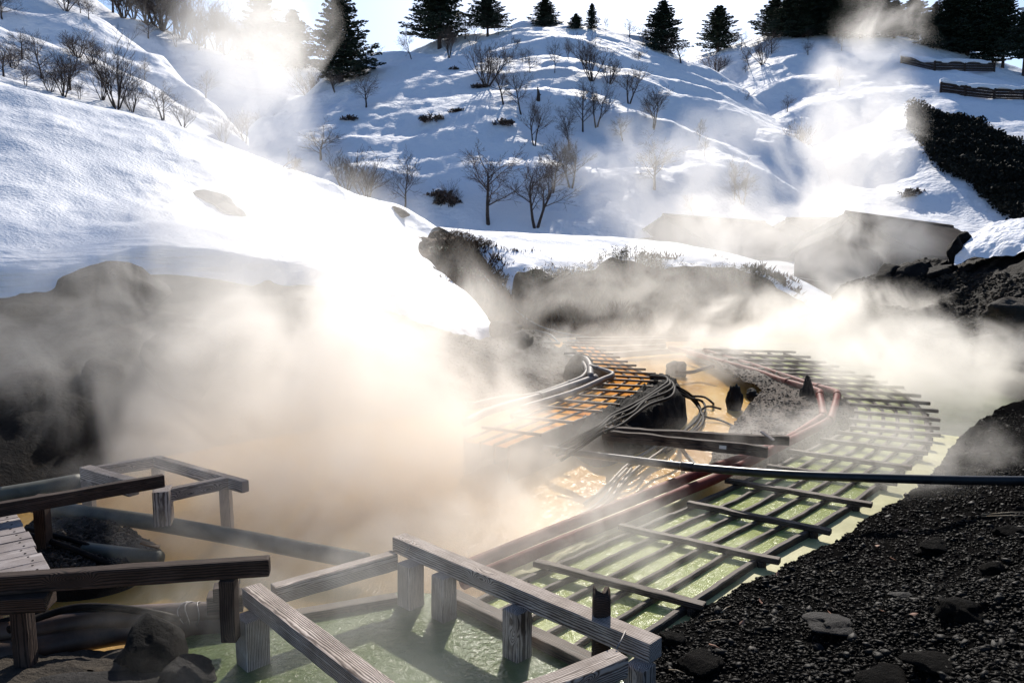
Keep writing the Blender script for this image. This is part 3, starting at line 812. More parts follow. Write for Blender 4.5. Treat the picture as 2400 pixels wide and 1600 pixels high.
# upright stake
q = P(1407, 1530, .55)
stk = empty('wooden_stake', (q.x, q.y, 0))
tag(stk, 'rotten dark wooden stake with split top standing against the long timber rail', 'stake')
V, Fc = [], []
prof = []
for (z, r) in ((-.3, .085), (.3, .082), (.7, .078), (1.02, .076), (1.12, .072)):
    prof.append((z, r))
n = 18
for (z, r) in prof:
    for k in range(n):
        a = 2 * math.pi * k / n
        rr = r * (1 + .10 * mnoise.noise(Vector((math.cos(a) * 2, math.sin(a) * 2, z))) + .07 * math.cos(3 * a))
        zz = z + (.075 * mnoise.noise(Vector((math.cos(a) * 2.2, math.sin(a) * 2.2, 9))) if z > 1.1 else 0)
        if z > 1.1 and 3 < k < 7: zz -= .07
        V.append(Vector((rr * math.cos(a), rr * math.sin(a), zz)))
for i in range(len(prof) - 1):
    for k in range(n): Fc.append((i * n + k, i * n + (k + 1) % n, (i + 1) * n + (k + 1) % n, (i + 1) * n + k))
c = len(V); V.append(Vector((0, 0, 1.03)))
for k in range(n): Fc.append(((len(prof) - 1) * n + k, (len(prof) - 1) * n + (k + 1) % n, c))
link('stake_shaft', mesh('stake_shaft', V, Fc), M['wood_dark'], stk, Matrix.Translation((q.x, q.y, 0)))

# left front rail + boardwalk + rear rail
rl = empty('front_guard_rail', xy(P(300, 1330, 1.3), 0))
tag(rl, 'thick dark rounded timber rail in front of the boardwalk, lower left', 'guard rail')
beam('rail', P(-260, 1362, 1.32), P(632, 1304, 1.32), .125, .155, M['wood_dark'], rl, bevel=.022)

beam('block', P(-60, 1395, 1.163), P(118, 1386, 1.163), .22, .13, M['wood_dark'], rl)
q = P(40, 1395, 1.0); post('post', q.x, q.y + .05, .3, 1.032, .14, M['wood_dark'], rl)
q = P(536, 1372, 1.1); post('post', q.x, q.y, .62, 1.164, .13, M['wood_dark'], rl)
bw = empty('boardwalk', xy(P(20, 1260, .9), 0))
tag(bw, 'pale plank boardwalk with dark nail holes at the left edge', 'boardwalk')
A0, A1 = P(30, 1183, .9), P(113, 1334, .9)
rd = (P(637, 1305, 1.3) - P(0, 1345, 1.3)); rd.z = 0; rd.normalize()
rdp = Vector((-(A1 - A0).y, (A1 - A0).x, 0)).normalized()
random.seed(11)
npl = 9
ts = [0]
for i in range(npl): ts.append(ts[-1] + random.uniform(.8, 1.25))
ts = [t / ts[-1] for t in ts]
for i in range(npl):
    a = A0.lerp(A1, (ts[i] + ts[i + 1]) / 2)
    wdt = (A1 - A0).length * (ts[i + 1] - ts[i]) * .93
    a = a + rdp * random.uniform(-.012, .02)
    pl = beam('plank', a, a - rdp * 2.6, wdt, .05, M['wood_plank'], bw, bevel=.006, rough=.005)
    for (sx, sy) in ((-.10, .28), (-.12, -.25), (-.55, .2), (-.55, -.3)):
        V, Fc = [], []
        p = a + rdp * sx + (A1 - A0).normalized() * sy * wdt
        tube_data([p + Vector((0, 0, -.01)), p + Vector((0, 0, .004))], .011, 8, V, Fc)
        link('nail_head', mesh('nail_head', V, Fc), M['hose'], pl, smooth=False)
for t in (.08, .92):
    a = A0.lerp(A1, t) - rd * .25
    beam('joist', a + (A1 - A0) * .0 + Vector((0, 0, -.06)), a - rd * 2.2 + Vector((0, 0, -.06)), .12, .16, M['wood_dark'], bw)
for t in (.12, .85):
    a = A0.lerp(A1, t) - rd * .5
    post('post', a.x, a.y, -.5, .68, .14, M['wood_dark'], bw)
rr_ = empty('rear_guard_rail', xy(P(200, 1145, 1.1), 0))
tag(rr_, 'dark timber rail with sunlit pale top behind the boardwalk', 'guard rail')
beam('rail', P(-200, 1212, 1.12), P(379, 1112, 1.12), .10, .155, M['wood_dark'], rr_, ext1=.02)
for px, py in ((-40, 1185), (96, 1172)):
    q = P(px, py, .9); post('post', q.x, q.y, -.4, .963, .14, M['wood_dark'], rr_)

# back-left frame
qf = empty('rear_timber_frame', xy(P(370, 1100, .8), 0))
tag(qf, 'rectangular frame of timbers half lost in steam behind the rear rail, left', 'guard rail')
z2 = .85
beam('rail', P(198, 1092, z2), P(312, 1124, z2), .15, .22, M['wood_grey'], qf)
beam('rail', P(226, 1092, z2 - .03), P(372, 1068, z2 - .03), .11, .16, M['wood_grey'], qf)
beam('rail', P(366, 1068, z2), P(575, 1126, z2), .11, .16, M['wood_grey'], qf)
beam('rail', P(394, 1145, z2), P(530, 1117, z2), .11, .16, M['wood_grey'], qf)
for px, py in ((204, 1096), (368, 1072), (528, 1120)):
    q = P(px, py, z2 - .1); post('post', q.x, q.y, -.4, z2 - .19, .14, M['wood_grey'], qf)
q = P(380, 1148, z2)
post('post', q.x, q.y, .42, z2 + .02, .30, M['wood_grey'], qf, W2=.2, rz=R(15))

# ================================================================ PIPES AND HOSES
gp = pipe('long_drain_pipe', [D(1085, 1022, 16.3), D(1160, 1032, 15.2), D(1330, 1058, 13.4), D(1500, 1080, 12.2), D(1640, 1096, 11.4), D(1850, 1112, 10.6), D(2100, 1121, 10.1), D(2260, 1125, 9.9), D(2480, 1128, 9.7), D(2900, 1140, 9.5)],
          .060, M['pipe_dark'], None, 'long straight grey-black drain pipe spanning the whole field at rail height', 'pipe', n=60, rings=(.425,), ringw=.11, ringr=1.15, sides=20)
q = D(2255, 1137, 9.9)
rpA = [(1085, 1330), (1140, 1307), (1300, 1242), (1480, 1172), (1650, 1104), (1743, 1072), (1840, 1032), (1925, 978), (1929, 968), (1921, 926), (1914, 915), (1830, 890), (1776, 871), (1702, 851), (1615, 826), (1570, 815)]
rpB = [(1085, 1365), (1150, 1338), (1300, 1276), (1480, 1204), (1600, 1152), (1689, 1115), (1830, 1044), (1939, 988), (1950, 974), (1962, 926), (1953, 916), (1906, 903), (1830, 878), (1763, 856), (1702, 838), (1650, 822)]
zz = [.22, .24, .3, .34, .4, .42, .42, .42, .44, .44, .42, .36, .32, .3, .26, .26]
def rpath(lst): return [P(x, y, z) for (x, y), z in zip(lst, zz)]
for lst, lab in ((rpA, 'red-brown pipe nearer the ochre stream, bending at the gravel island'), (rpB, 'red-brown pipe nearer the green flume, bending at the gravel island')):
    pipe('red_pipe', rpath(lst), .078, M['pipe_red'], None, lab, 'pipe', 'twin red-brown pipes', n=110, rings=(.475, .60, .72, .87), ringr=1.22, ringw=.05, sides=16)
# small upright stub by the pipes
pipe('stub_pipe', [P(1938, 968, .1), P(1938, 968, .34)], .04, M['pvc'], None, 'short upright grey pipe stub between the red pipes', 'pipe')

def gp_(lst, r, lab, z=.55, rings=(), mat='pvc', name='grey_pipe', grp='grey plastic pipes beside the orange flume'):
    pts = [P(p[0], p[1], p[2] if len(p) > 2 else z) for p in lst]
    pipe(name, pts, r, M[mat], None, lab, 'pipe', grp, rings=rings)
gp_([(1090, 990), (1150, 962), (1265, 929), (1330, 907), (1396, 884)], .085, 'thickest straight grey pipe running up from the steam to the bend of the orange flume', rings=(.5,))
gp_([(1100, 950), (1180, 932), (1252, 925), (1346, 892), (1368, 880), (1374, 864), (1362, 846), (1340, 835), (1322, 830)], .055, 'grey pipe curving round the rock at the left of the pipe bundle', rings=(.35, .6))
gp_([(1362, 836), (1374, 842), (1382, 856), (1384, 882)], .085, 'short thick bent grey pipe with an open end beside the orange flume', z=.62)
gp_([(1384, 858), (1405, 864), (1436, 876), (1410, 889), (1354, 914), (1290, 935), (1221, 955)], .055, 'grey pipe doubling back sharply over the slats of the orange flume', z=.68, rings=(.14,))
gp_([(1200, 975), (1290, 940), (1345, 918), (1352, 914)], .06, 'grey pipe with cut end beside the first slats of the orange flume', z=.6)
gp_([(1322, 828), (1350, 828), (1375, 834), (1388, 845)], .03, 'thin dark hose arching over the head of the grey pipes', z=.7, mat='hose', name='hose', grp='hoses round the orange flume')
gp_([(1256, 802), (1290, 803), (1312, 804)], .05, 'short pale pipe lying flat at the far end of the left bank', z=.3, grp=None)
pipe('grey_pipe', [D(1245, 772, 33.0), D(1285, 782, 31.8), D(1300, 793, 31.0), D(1308, 803, 30.6)], .035, M['pvc'], None, 'thin pale pipe curving down at the far end of the left bank', 'pipe')
pipe('cable', [D(1030, 548, 44.0), D(1080, 590, 41.5), D(1130, 640, 38.5), D(1180, 700, 35.5), D(1240, 750, 33.0), D(1300, 776, 32.2), D(1380, 790, 32.0)], .028, M['pvc'], None, 'thin pale cable sagging down the brushy gully to the springs', 'cable')

hb = [(1290, 1058, .3), (1340, 1030, .5), (1395, 1004, .75), (1430, 975, .8), (1470, 955, .85), (1507, 935, .88), (1548, 908, .9), (1565, 893, .88), (1556, 882, .8), (1520, 876, .65)]
for k, (dx, dy, r, lab) in enumerate(((0, 0, .032, 'upper black hose of the bundle over the dark mound'), (6, 6, .036, 'second black hose of the bundle over the dark mound'),
                                      (16, 12, .028, 'third black hose of the bundle over the dark mound'), (24, 22, .03, 'lowest black hose of the bundle, sagging over the dark mound'))):
    pts = []
    for i, (x, y, z) in enumerate(hb):
        s = .35 + .65 * abs(math.sin(i * 1.1 + k * .4))
        pts.append(P(x + dx * s, y + dy * s, z))
    pipe('hose', pts, r, M['hose'], None, lab, 'hose', 'hose bundle over the dark mound', n=70, sides=8)
# ties on the bundle
for (x, y) in ((1412, 992), (1432, 974), (1452, 966), (1506, 938), (1535, 918)):
    p = P(x + 8, y + 8, .86)
    V, Fc = [], []
    ringp = [p + Vector((.0, .10 * math.cos(a), .075 * math.sin(a) - .03)) + Vector((.05 * math.cos(a), 0, 0)) for a in [i * math.pi / 6 for i in range(13)]]
    tube_data(ringp, .008, 5, V, Fc)
    tag(link('rope_tie', mesh('rope_tie', V, Fc), M['hose_pale']), {1412: 'pale rope tie low on the hose bundle near the double beam', 1432: 'pale rope tie second from the lower end of the hose bundle', 1452: 'pale rope tie in the middle of the hose bundle', 1506: 'pale rope tie on the upper run of the hose bundle', 1535: 'pale rope tie at the top bend of the hose bundle'}[x], 'rope', 'rope ties on the hose bundle')
# hoses draped down the mound into the stream and combed by the current
drapes = [[(1556, 896, .7), (1590, 908, .62), (1622, 928, .3), (1640, 955, .02), (1632, 985, -.04), (1590, 1020, -.05), (1540, 1052, -.06)],
          [(1562, 900, .7), (1602, 920, .5), (1630, 945, .12), (1648, 975, 0), (1640, 1000, -.04), (1600, 1030, -.05), (1560, 1060, -.06)],
          [(1566, 904, .7), (1610, 930, .4), (1645, 940, .05), (1652, 962, 0), (1628, 1004, -.04), (1580, 1040, -.05), (1520, 1075, -.06)],
          [(1575, 1020, -.05), (1530, 1050, -.05), (1470, 1090, -.05), (1420, 1140, -.06), (1370, 1180, -.06)],
          [(1590, 1030, -.05), (1545, 1060, -.05), (1490, 1100, -.05), (1445, 1150, -.05), (1400, 1195, -.06)],
          [(1470, 1098, -.04), (1440, 1130, -.04), (1415, 1170, -.05), (1350, 1215, -.06)],
          [(1480, 1098, -.04), (1455, 1130, -.04), (1430, 1170, -.05), (1370, 1210, -.06)]]
names = ['outermost', 'second', 'third', 'long submerged', 'lower submerged', 'short left trailing', 'short right trailing']
for lst, nm in zip(drapes, names):
    pipe('hose', [P(*p) for p in lst], .03, M['hose'] if nm in names[:3] else M['hose_pale'], None, nm + ' hose trailing in the ochre stream below the dark mound', 'hose', 'hoses trailing in the ochre stream', n=40, sides=8)
pipe('hose', [P(1622, 928, .1), P(1650, 930, .12), P(1668, 942, .06), P(1672, 946, -.1)], .028, M['hose'], None, 'short black hose end arching over the ochre stream', 'hose')
pipe('hose', [P(1690, 958, .05), P(1660, 952, .12), P(1643, 962, .05), P(1650, 975, 0), (P(1690, 985, -.05)), P(1735, 1006, -.08)], .024, M['hose'], None, 'looped dark hose lying in the ochre stream', 'hose')
pipe('hose', [P(1592, 1040, .3), P(1605, 1062, .05), P(1625, 1085, -.05), P(1632, 1105, -.08)], .04, M['pvc'], None, 'pale pipe slanting into the ochre stream under the double beam', 'pipe')
# double old beam
db = empty('old_plank_bridge', xy(P(1600, 1015, .7), 0))
tag(db, 'pair of long dark split beams laid across the ochre stream, small white tag in front', 'beam')
b1 = beam('long_beam', P(1412, 1006, .78), P(1800, 1046, .78), .10, .175, M['wood_dark'], db, rough=.02)
beam('long_beam', P(1416, 1000, .80), P(1850, 1022, .80), .12, .15, M['wood_dark'], db, rough=.018)
p0, p1 = P(1694, 1037, .70), P(1712, 1038.5, .70)
d = p1 - p0; d.z = 0; d.normalize(); nrm = Vector((d.y, -d.x, 0))
o_ = p0 - nrm * 0 + nrm * .0
a = P(1412, 1006, .78); b = P(1800, 1046, .78)
t = ((p0 - a).dot((b - a).normalized())); e = (b - a).normalized()
c = a + e * t
nb = Vector((e.y, -e.x, 0))
V = [c + nb * .062 + e * x + Vector((0, 0, z)) for x, z in ((0, -.10), (.11, -.10), (.11, -.045), (0, -.045))]
V += [v - nb * .01 for v in V]
link('paper_tag', mesh('paper_tag', V, [(0, 1, 2, 3), (7, 6, 5, 4), (0, 4, 5, 1), (1, 5, 6, 2), (2, 6, 7, 3), (3, 7, 4, 0)]), M['white_tag'], db, smooth=False)
for px, py in ((1430, 1010), (1815, 1036)):
    q = P(px, py, .5); post('prop', q.x, q.y, -.2, .61, .12, M['wood_dark'], db)
bd = beam('driftwood_board', P(1785, 1008, .92), P(1815, 1030, .80), .09, .03, M['wood_grey'], None, rough=.004)
tag(bd, 'small loose grey board lying on the right end of the double beam', 'board')
pipe('branch', [P(1585, 872, .2), P(1620, 872, .15), P(1642, 866, .2), P(1672, 858, .35)], .05, M['bark'], None, 'dead branch sticking up from the ochre stream beyond the dark mound', 'branch')

# lower-left pipes
pipe('grey_pipe', [P(60, 1178, .35), P(126, 1192, .34), P(344, 1222, .30), P(574, 1262, .24), P(720, 1290, .2), P(860, 1316, .15)], .105, M['pipe_olive'], None, 'thick grey-olive pipe slanting from under the rear rail into the steam', 'pipe', sides=20)
pipe('grey_pipe', [P(-150, 1180, .5), P(0, 1163, .5), P(188, 1130, .5)], .13, M['pipe_olive'], None, 'thick olive pipe behind the rear rail, ending at the rear timber frame', 'pipe', sides=20)
pipe('grey_pipe', [P(200, 1288, .24), P(375, 1310, .22)], .095, M['pipe_olive'], None, 'short cut pipe half buried in the debris bank', 'pipe', sides=18)
pipe('hose', [P(60, 1238, .4), P(160, 1262, .36), P(240, 1292, .25), P(310, 1326, .08)], .03, M['hose'], None, 'upper black hose crossing the debris bank', 'hose', 'hoses on the debris bank')
pipe('hose', [P(60, 1250, .4), P(150, 1278, .36), P(225, 1308, .25), P(290, 1338, .08)], .034, M['hose'], None, 'lower black hose crossing the debris bank', 'hose', 'hoses on the debris bank')
brd = beam('board', P(330, 1268, .42), P(374, 1279, .36), .07, .03, M['wood_orange'], None)
tag(brd, 'small reddish board end lying on the debris bank', 'board')
pipe('brown_pipe', [P(-120, 1490, .42), P(60, 1478, .44), P(220, 1452, .46), P(380, 1440, .46), P(560, 1432, .42)], .105, M['pipe_brown'], None, 'rusty brown pipe tied with wire, passing behind the dark boulder', 'pipe', rings=(), sides=20)
for i, x in enumerate((432, 446, 470)):
    p = P(x, 1437, .46)
    V, Fc = [], []
    tube_data([p + Vector((.03 * math.sin(a * 2 + i), .108 * math.cos(a), .108 * math.sin(a))) for a in [k * math.pi / 8 for k in range(17)]], .006, 5, V, Fc)
    tag(link('wire_tie', mesh('wire_tie', V, Fc), M['steel']), ('left', 'middle', 'right')[i] + ' wire tie around the rusty pipe by the frame corner', 'wire', 'wire ties on the rusty pipe')
pipe('brown_pipe', [P(-120, 1545, .32), P(0, 1535, .32), P(268, 1482, .32), P(420, 1472, .32), P(556, 1466, .3)], .12, M['pipe_brown'], None, 'thicker rusty pipe below, disappearing behind the dark boulder', 'pipe', sides=20)
pipe('hose', [P(20, 1475, .62), P(92, 1446, .62), P(170, 1424, .64), P(240, 1421, .62), P(337, 1432, .58), P(420, 1450, .45)], .034, M['hose'], None, 'black hose arching over the rusty pipes', 'hose')
pipe('hose', [P(-20, 1462, .52), P(80, 1440, .55), P(180, 1434, .55), P(300, 1428, .55)], .03, M['hose'], None, 'black hose lying flat along the rusty pipe', 'hose')

# ================================================================ ROCKS
def rk(px, py, z, wpx, hpx, dk, seed, lab, mat='stone', name='boulder', ang=.8, grp=None, tilt=0.0, sink=.36, rough=.5):
    """px,py: centre of the base on the ground of height z; size in pixels"""
    q = P(px, py, z)
    s = q.y / F / cp
    rx, rz_ = wpx * s / 2, hpx * s
    return rock(name, (q.x, q.y, z + rz_ * (.5 - sink)), (rx, rx * dk, rz_ * .72), seed, M[mat], lab, 'rock', grp, rz=seed * 1.3, ang=ang, tilt=tilt, rough=rough)
rk(362, 1545, .33, 215, 135, .8, 1.0, 'large dark boulder in front of the rusty pipes, lower left', mat='rock_dark')
rk(430, 1585, .3, 150, 50, .9, 2.0, 'flat dark wet rock below the large boulder at the water edge')
rk(200, 1640, .3, 420, 60, .6, 2.7, 'broad low dark rock at the bottom edge, lower left')
rk(1720, 955, -.05, 42, 72, .8, 3.1, 'upright dark stone standing in the ochre stream', grp=None, sink=.42)
rk(1585, 876, -.05, 46, 44, .9, 4.3, 'rounded stone in the pale steam of the upper stream')
rk(1892, 940, .2, 44, 74, .7, 5.2, 'pointed black stone beside the bends of the red pipes', ang=.9)
rk(1826, 952, .15, 36, 30, .9, 6.6, 'small dark stone left of the pointed black stone')
rk(1855, 990, .2, 40, 34, .9, 7.4, 'rounded dark stone in front of the pointed black stone')
rk(1895, 975, .25, 26, 12, .9, 8.1, 'small flat stone just left of the red pipe joints')
rk(1800, 1000, .1, 70, 30, .7, 8.8, 'low broad stone at the edge of the ochre stream')
rk(1765, 930, .15, 36, 20, .9, 9.4, 'faint low stone between the red pipes and the ochre stream')
rk(1835, 1012, .2, 60, 24, .8, 10.1, 'mossy low stone behind the double beam')
rk(1490, 1042, .1, 60, 30, .8, 11.0, 'wet black rock under the left end of the double beam', mat='rock_dark')
rk(1420, 1052, .05, 40, 18, .8, 11.7, 'small wet rock below the hose bundle', mat='rock_dark')
rk(260, 712, 0, 10, 10, 1, 12.0, 'x') if False else None
p = D(262, 690, 19.6)
rock('boulder', (p.x, p.y, p.z), (1.38, 1.1, .85), 13.0, M['rock_left'], 'big dark rounded rock just below the left snow edge', 'rock', ang=.5)
for (px, py, Y, r3, sd_, lab) in ((420, 850, 16.3, (.75, .6, .9), 14.2, 'tall dark crag on the misty left bank'), (250, 880, 15.8, (.45, .4, .4), 15.1, 'dark rock left of the tall crag on the left bank'),
                                  (60, 730, 18.8, (.5, .4, .18), 15.9, 'flat wet rock at the left edge of the left bank'), (180, 735, 18.6, (.35, .3, .12), 16.2, 'glistening flat rock under the big rounded rock'),
                                  (1225, 800, 24.6, (.38, .3, .30), 17.0, 'dark pointed rock on the gravel mound at the left shore'), (1335, 832, 26.3, (.6, .5, .45), 18.1, 'dark rock beside the curving grey pipes'),
                                  (1355, 872, 22.4, (.42, .4, .55), 18.8, 'dark upright rock behind the grey pipe bend'), (1180, 775, 27.2, (.6, .5, .35), 19.7, 'brown rock under the tip of the left snow slope')):
    p = D(px, py, Y)
    rock('boulder', (p.x, p.y, p.z), r3, sd_, M['rock_left'], lab, 'rock', ang=.8, rough=.45)
# rock poking out of the left snow slope, and the small hollow rock on its crest
for (px, py, rx, ry, rz_, tl, sd_, lab) in ((492, 470, .75, .6, .42, .25, 21.0, 'dark rock poking through the bright left snow slope'), (540, 497, .6, .5, .25, .35, 21.8, 'low right end of the dark rock in the left snow slope'),
                                            (938, 500, .55, .5, .28, .3, 22.5, 'small brown rock in a hollow on the crest of the left snow slope')):
    p = cast(px, py, ['left_snow_slope'])
    rock('boulder', (p.x, p.y, p.z + .02), (rx, ry, rz_), sd_, M['rock_brown'], lab, 'rock', ang=.5, tilt=tl)
SHR = rough_mat('rock_shore', (0.003, 0.003, 0.003), (0.010, 0.009, 0.008), 5, 0.85, 1.0, 0.08, c3=(0.03, 0.027, 0.024), spec=.03)
def onshore(px, py):
    return cast(px, py, ['gravel_shore'])
for (px, py, wpx, hpx, sd_, lab) in ((1962, 1470, 150, 44, 31.0, 'flat grey stone lying alone on the black gravel'), (2325, 1345, 90, 60, 32.0, 'rough pale-edged rock near the right edge of the shore'),
                                     (2260, 1440, 150, 70, 33.0, 'large dark rock on the right of the black gravel'), (2200, 1560, 160, 50, 34.0, 'half buried rock at the bottom of the shore'),
                                     (2185, 1290, 90, 44, 35.0, 'dark lump of rock in the middle of the shore'), (1640, 1560, 130, 60, 36.0, 'dark rock beside the end of the long timber rail'),
                                     (1575, 1500, 60, 34, 36.8, 'small dark rock at the corner of the green flume'), (2120, 1400, 60, 22, 37.5, 'low dark stone above the large dark rock'),
                                     (2370, 1250, 80, 40, 38.4, 'dark rock by the pale reeds at the right edge'), (2080, 1620, 200, 60, 39.0, 'broad buried rock on the bottom edge of the shore'), (1920, 1520, 30, 22, 39.9, 'small pale stone below the flat grey stone')):
    p = onshore(px, py)
    s = p.y / F
    rock('shore_rock', (p.x, p.y, p.z + hpx * s * .15), (wpx * s / 2, wpx * s / 2.6, hpx * s * .42), sd_, M['stone'] if hpx == 22 or wpx == 150 and hpx == 44 else SHR, lab, 'rock', 'rocks on the black gravel', rz=sd_, ang=.9, rough=.55)
# crags on the outcrop
for (px, py, Y, r3, sd_, lab) in ((1984, 690, 31.2, (.28, .3, .38), 41.0, 'small jagged peak at the left tip of the outcrop'), (2080, 650, 29.6, (.55, .5, .42), 42.0, 'rounded crag on the left crest of the outcrop'),
                                  (2150, 650, 28.8, (.75, .5, .5), 43.0, 'broad block on the crest of the outcrop'), (2205, 645, 28.3, (.5, .5, .45), 43.9, 'squarish block beside the snow cap'),
                                  (2240, 590, 28.2, (.30, .3, .55), 44.7, 'dark upright knob left of the snow cap'), (2262, 565, 28.6, (.28, .3, .25), 45.5, 'small dark knob under the left tip of the snow cap'),
                                  (2380, 740, 21.5, (.8, .6, .5), 46.0, 'bluish grey boulder at the right edge of the outcrop'), (2320, 800, 22.0, (.6, .5, .25), 47.3, 'brown slab in the outcrop scree'),
                                  (2230, 780, 23.9, (.6, .5, .22), 48.0, 'sharp edged slab at the foot of the outcrop')):
    p = D(px, py, Y)
    rock('crag', (p.x, p.y, p.z), r3, sd_, M['rock_dark'] if px < 2300 else M['rock_brown'], lab, 'rock', 'crags of the outcrop', ang=.9, rough=.5)

# gravel: a dense layer of small stones (nobody could count them)
def pebbles(name, mat, pts, label, smin, smax, seed):
    rng = np.random.RandomState(seed)
    ico = np.array([(0, 0, -1), (.72, -.53, -.45), (-.28, -.85, -.45), (-.89, 0, -.45), (-.28, .85, -.45), (.72, .53, -.45), (.28, -.85, .45), (-.72, -.53, .45), (-.72, .53, .45), (.28, .85, .45), (.89, 0, .45), (0, 0, 1)])
    fi = np.array([(0, 1, 2), (1, 0, 5), (0, 2, 3), (0, 3, 4), (0, 4, 5), (1, 5, 10), (2, 1, 6), (3, 2, 7), (4, 3, 8), (5, 4, 9), (1, 10, 6), (2, 6, 7), (3, 7, 8), (4, 8, 9), (5, 9, 10), (6, 10, 11), (7, 6, 11), (8, 7, 11), (9, 8, 11), (10, 9, 11)])
    n = len(pts)
    pts = np.array(pts)
    s = smin + (smax - smin) * rng.rand(n) ** 3.0
    ax = np.stack([s * rng.uniform(.8, 1.4, n), s * rng.uniform(.6, 1.0, n), s * rng.uniform(.3, .7, n)], 1)
    th = rng.rand(n) * 6.28
    V = ico[None] * (1 + .22 * rng.randn(n, 12, 1)) * ax[:, None, :]
    tl = rng.randn(n) * .35
    V2 = V.copy()
    V2[..., 0] = V[..., 0] * np.cos(tl)[:, None] + V[..., 2] * np.sin(tl)[:, None]
    V2[..., 2] = -V[..., 0] * np.sin(tl)[:, None] + V[..., 2] * np.cos(tl)[:, None]
    V3 = V2.copy()
    V3[..., 0] = V2[..., 0] * np.cos(th)[:, None] - V2[..., 1] * np.sin(th)[:, None]
    V3[..., 1] = V2[..., 0] * np.sin(th)[:, None] + V2[..., 1] * np.cos(th)[:, None]
    V3 += pts[:, None, :]
    FF = (fi[None] + (np.arange(n) * 12)[:, None, None]).reshape(-1, 3)
    me = bpy.data.meshes.new(name)
    VV = V3.reshape(-1, 3)
    me.vertices.add(len(VV)); me.vertices.foreach_set('co', VV.ravel())
    me.loops.add(len(FF) * 3); me.loops.foreach_set('vertex_index', FF.ravel().astype(np.int32))
    me.polygons.add(len(FF)); me.polygons.foreach_set('loop_start', np.arange(0, len(FF) * 3, 3, dtype=np.int32))
    me.update(); me.validate()
    return tag(link(name, me, mat, smooth=False), label, None, kind='stuff')
rng = random.Random(5)
pts = []
while len(pts) < 30000:
    px = rng.uniform(1450, 2440) if len(pts) < 21000 else rng.uniform(2400, 3100); py = 2 ** rng.uniform(math.log2(960), math.log2(1680))
    if px < 1450 + (1640 - py) * .4: continue
    h = cast(px, py, ['gravel_shore'])
    if h is None or h.z < .12: continue
    pts.append((h.x, h.y, h.z + .003))
gm = M['gravel']
gm2 = rough_mat('pebble', (0.0025, 0.0022, 0.002), (0.007, 0.0062, 0.0055), 22, 0.55, 0.0, 0.01, c3=(0.018, 0.017, 0.016), detail=2, spec=.03)
pebbles('gravel', gm2, pts, 'loose dark gravel covering the right shore', .008, .034, 1)
rng2 = random.Random(8)
pebbles('coarse_gravel', rough_mat('pebble_coarse', (0.006, 0.0055, 0.005), (0.010, 0.009, 0.008), 30, 0.6, 0.3, 0.01, c3=(0.08, 0.07, 0.06), detail=2, spec=.1), [rng2.choice(pts) for _ in range(1300)], 'coarser broken stones strewn over the right shore', .02, .055, 11)
pts = []
while len(pts) < 5000:
    px = rng.uniform(1580, 2015); py = rng.uniform(815, 1135)
    h = cast(px, py, ['gravel_island'])
    if h is None or h.z < .02: continue
    pts.append((h.x, h.y, h.z))
gm3 = rough_mat('pebble_grey', (0.02, 0.016, 0.013), (0.07, 0.055, 0.045), 22, 0.7, 0.0, 0.01, detail=2, spec=.1)
pebbles('island_gravel', gm3, pts, 'loose grey gravel on the island of the red pipes', .012, .05, 2)
pts = []
for _ in range(9000):
    px = rng.uniform(1050, 1390); py = rng.uniform(775, 960)
    h = cast(px, py, ['left_bank'])
    if h is not None: pts.append((h.x, h.y, h.z))
pebbles('bank_gravel', M['gravel_brown'], pts, 'loose brown gravel on the left shore mound', .015, .07, 3)
pts = []
for _ in range(5000):
    px = rng.uniform(40, 390); py = rng.uniform(1190, 1370)
    h = cast(px, py, ['debris_bank'])
    if h is not None: pts.append((h.x, h.y, h.z))
pebbles('debris_gravel', gm3, pts, 'loose rubble on the debris bank by the boardwalk', .006, .04, 4)
pts = []
for _ in range(7000):
    px = rng.uniform(1950, 2420); py = rng.uniform(640, 900)
    h = cast(px, py, ['right_outcrop'])
    if h is not None: pts.append((h.x, h.y, h.z))
pebbles('outcrop_scree', M['rock_brown'], pts, 'brown scree scattered over the right outcrop', .02, .10, 5)

# fallen leaves and twigs on the gravel
lnames = ['russet leaf near the upper right of the gravel', 'russet leaf close to the flume bend edge of the gravel', 'russet leaf above the large dark rock', 'russet leaf highest on the gravel shore', 'russet leaf by the water edge near the timber rail', 'russet leaf just right of the flat grey stone', 'russet leaf at the right edge of the gravel', 'russet leaf between the flat grey stone and the large dark rock', 'russet leaf on the middle of the gravel shore', 'russet leaf beside the low dark stone']
leafspots = [(2115, 1250), (1786, 1421), (2075, 1440), (2050, 1283), (1732, 1470), (1955, 1450), (2440, 1300), (2130, 1446), (1820, 1355), (2100, 1318)]
for i, (x, y) in enumerate(leafspots):
    p = onshore(min(x, 2390), y)
    V = []
    L_ = .07; rz_ = i * 1.7
    for (a, b_, c_) in ((0, 0, 0), (.3, .22, .012), (.65, .2, .02), (1, 0, .03), (.65, -.22, .0), (.3, -.2, .006)):
        V.append(Vector((math.cos(rz_) * a * L_ - math.sin(rz_) * b_ * L_, math.sin(rz_) * a * L_ + math.cos(rz_) * b_ * L_, c_ + .03)))
    tag(link('fallen_leaf', mesh('fallen_leaf', V, [(0, 1, 2), (0, 2, 3), (0, 3, 4), (0, 4, 5)]), M['leaf_dead'], None, Matrix.Translation(p)), 'small fallen ' + lnames[i], 'leaf', 'fallen leaves on the black gravel')
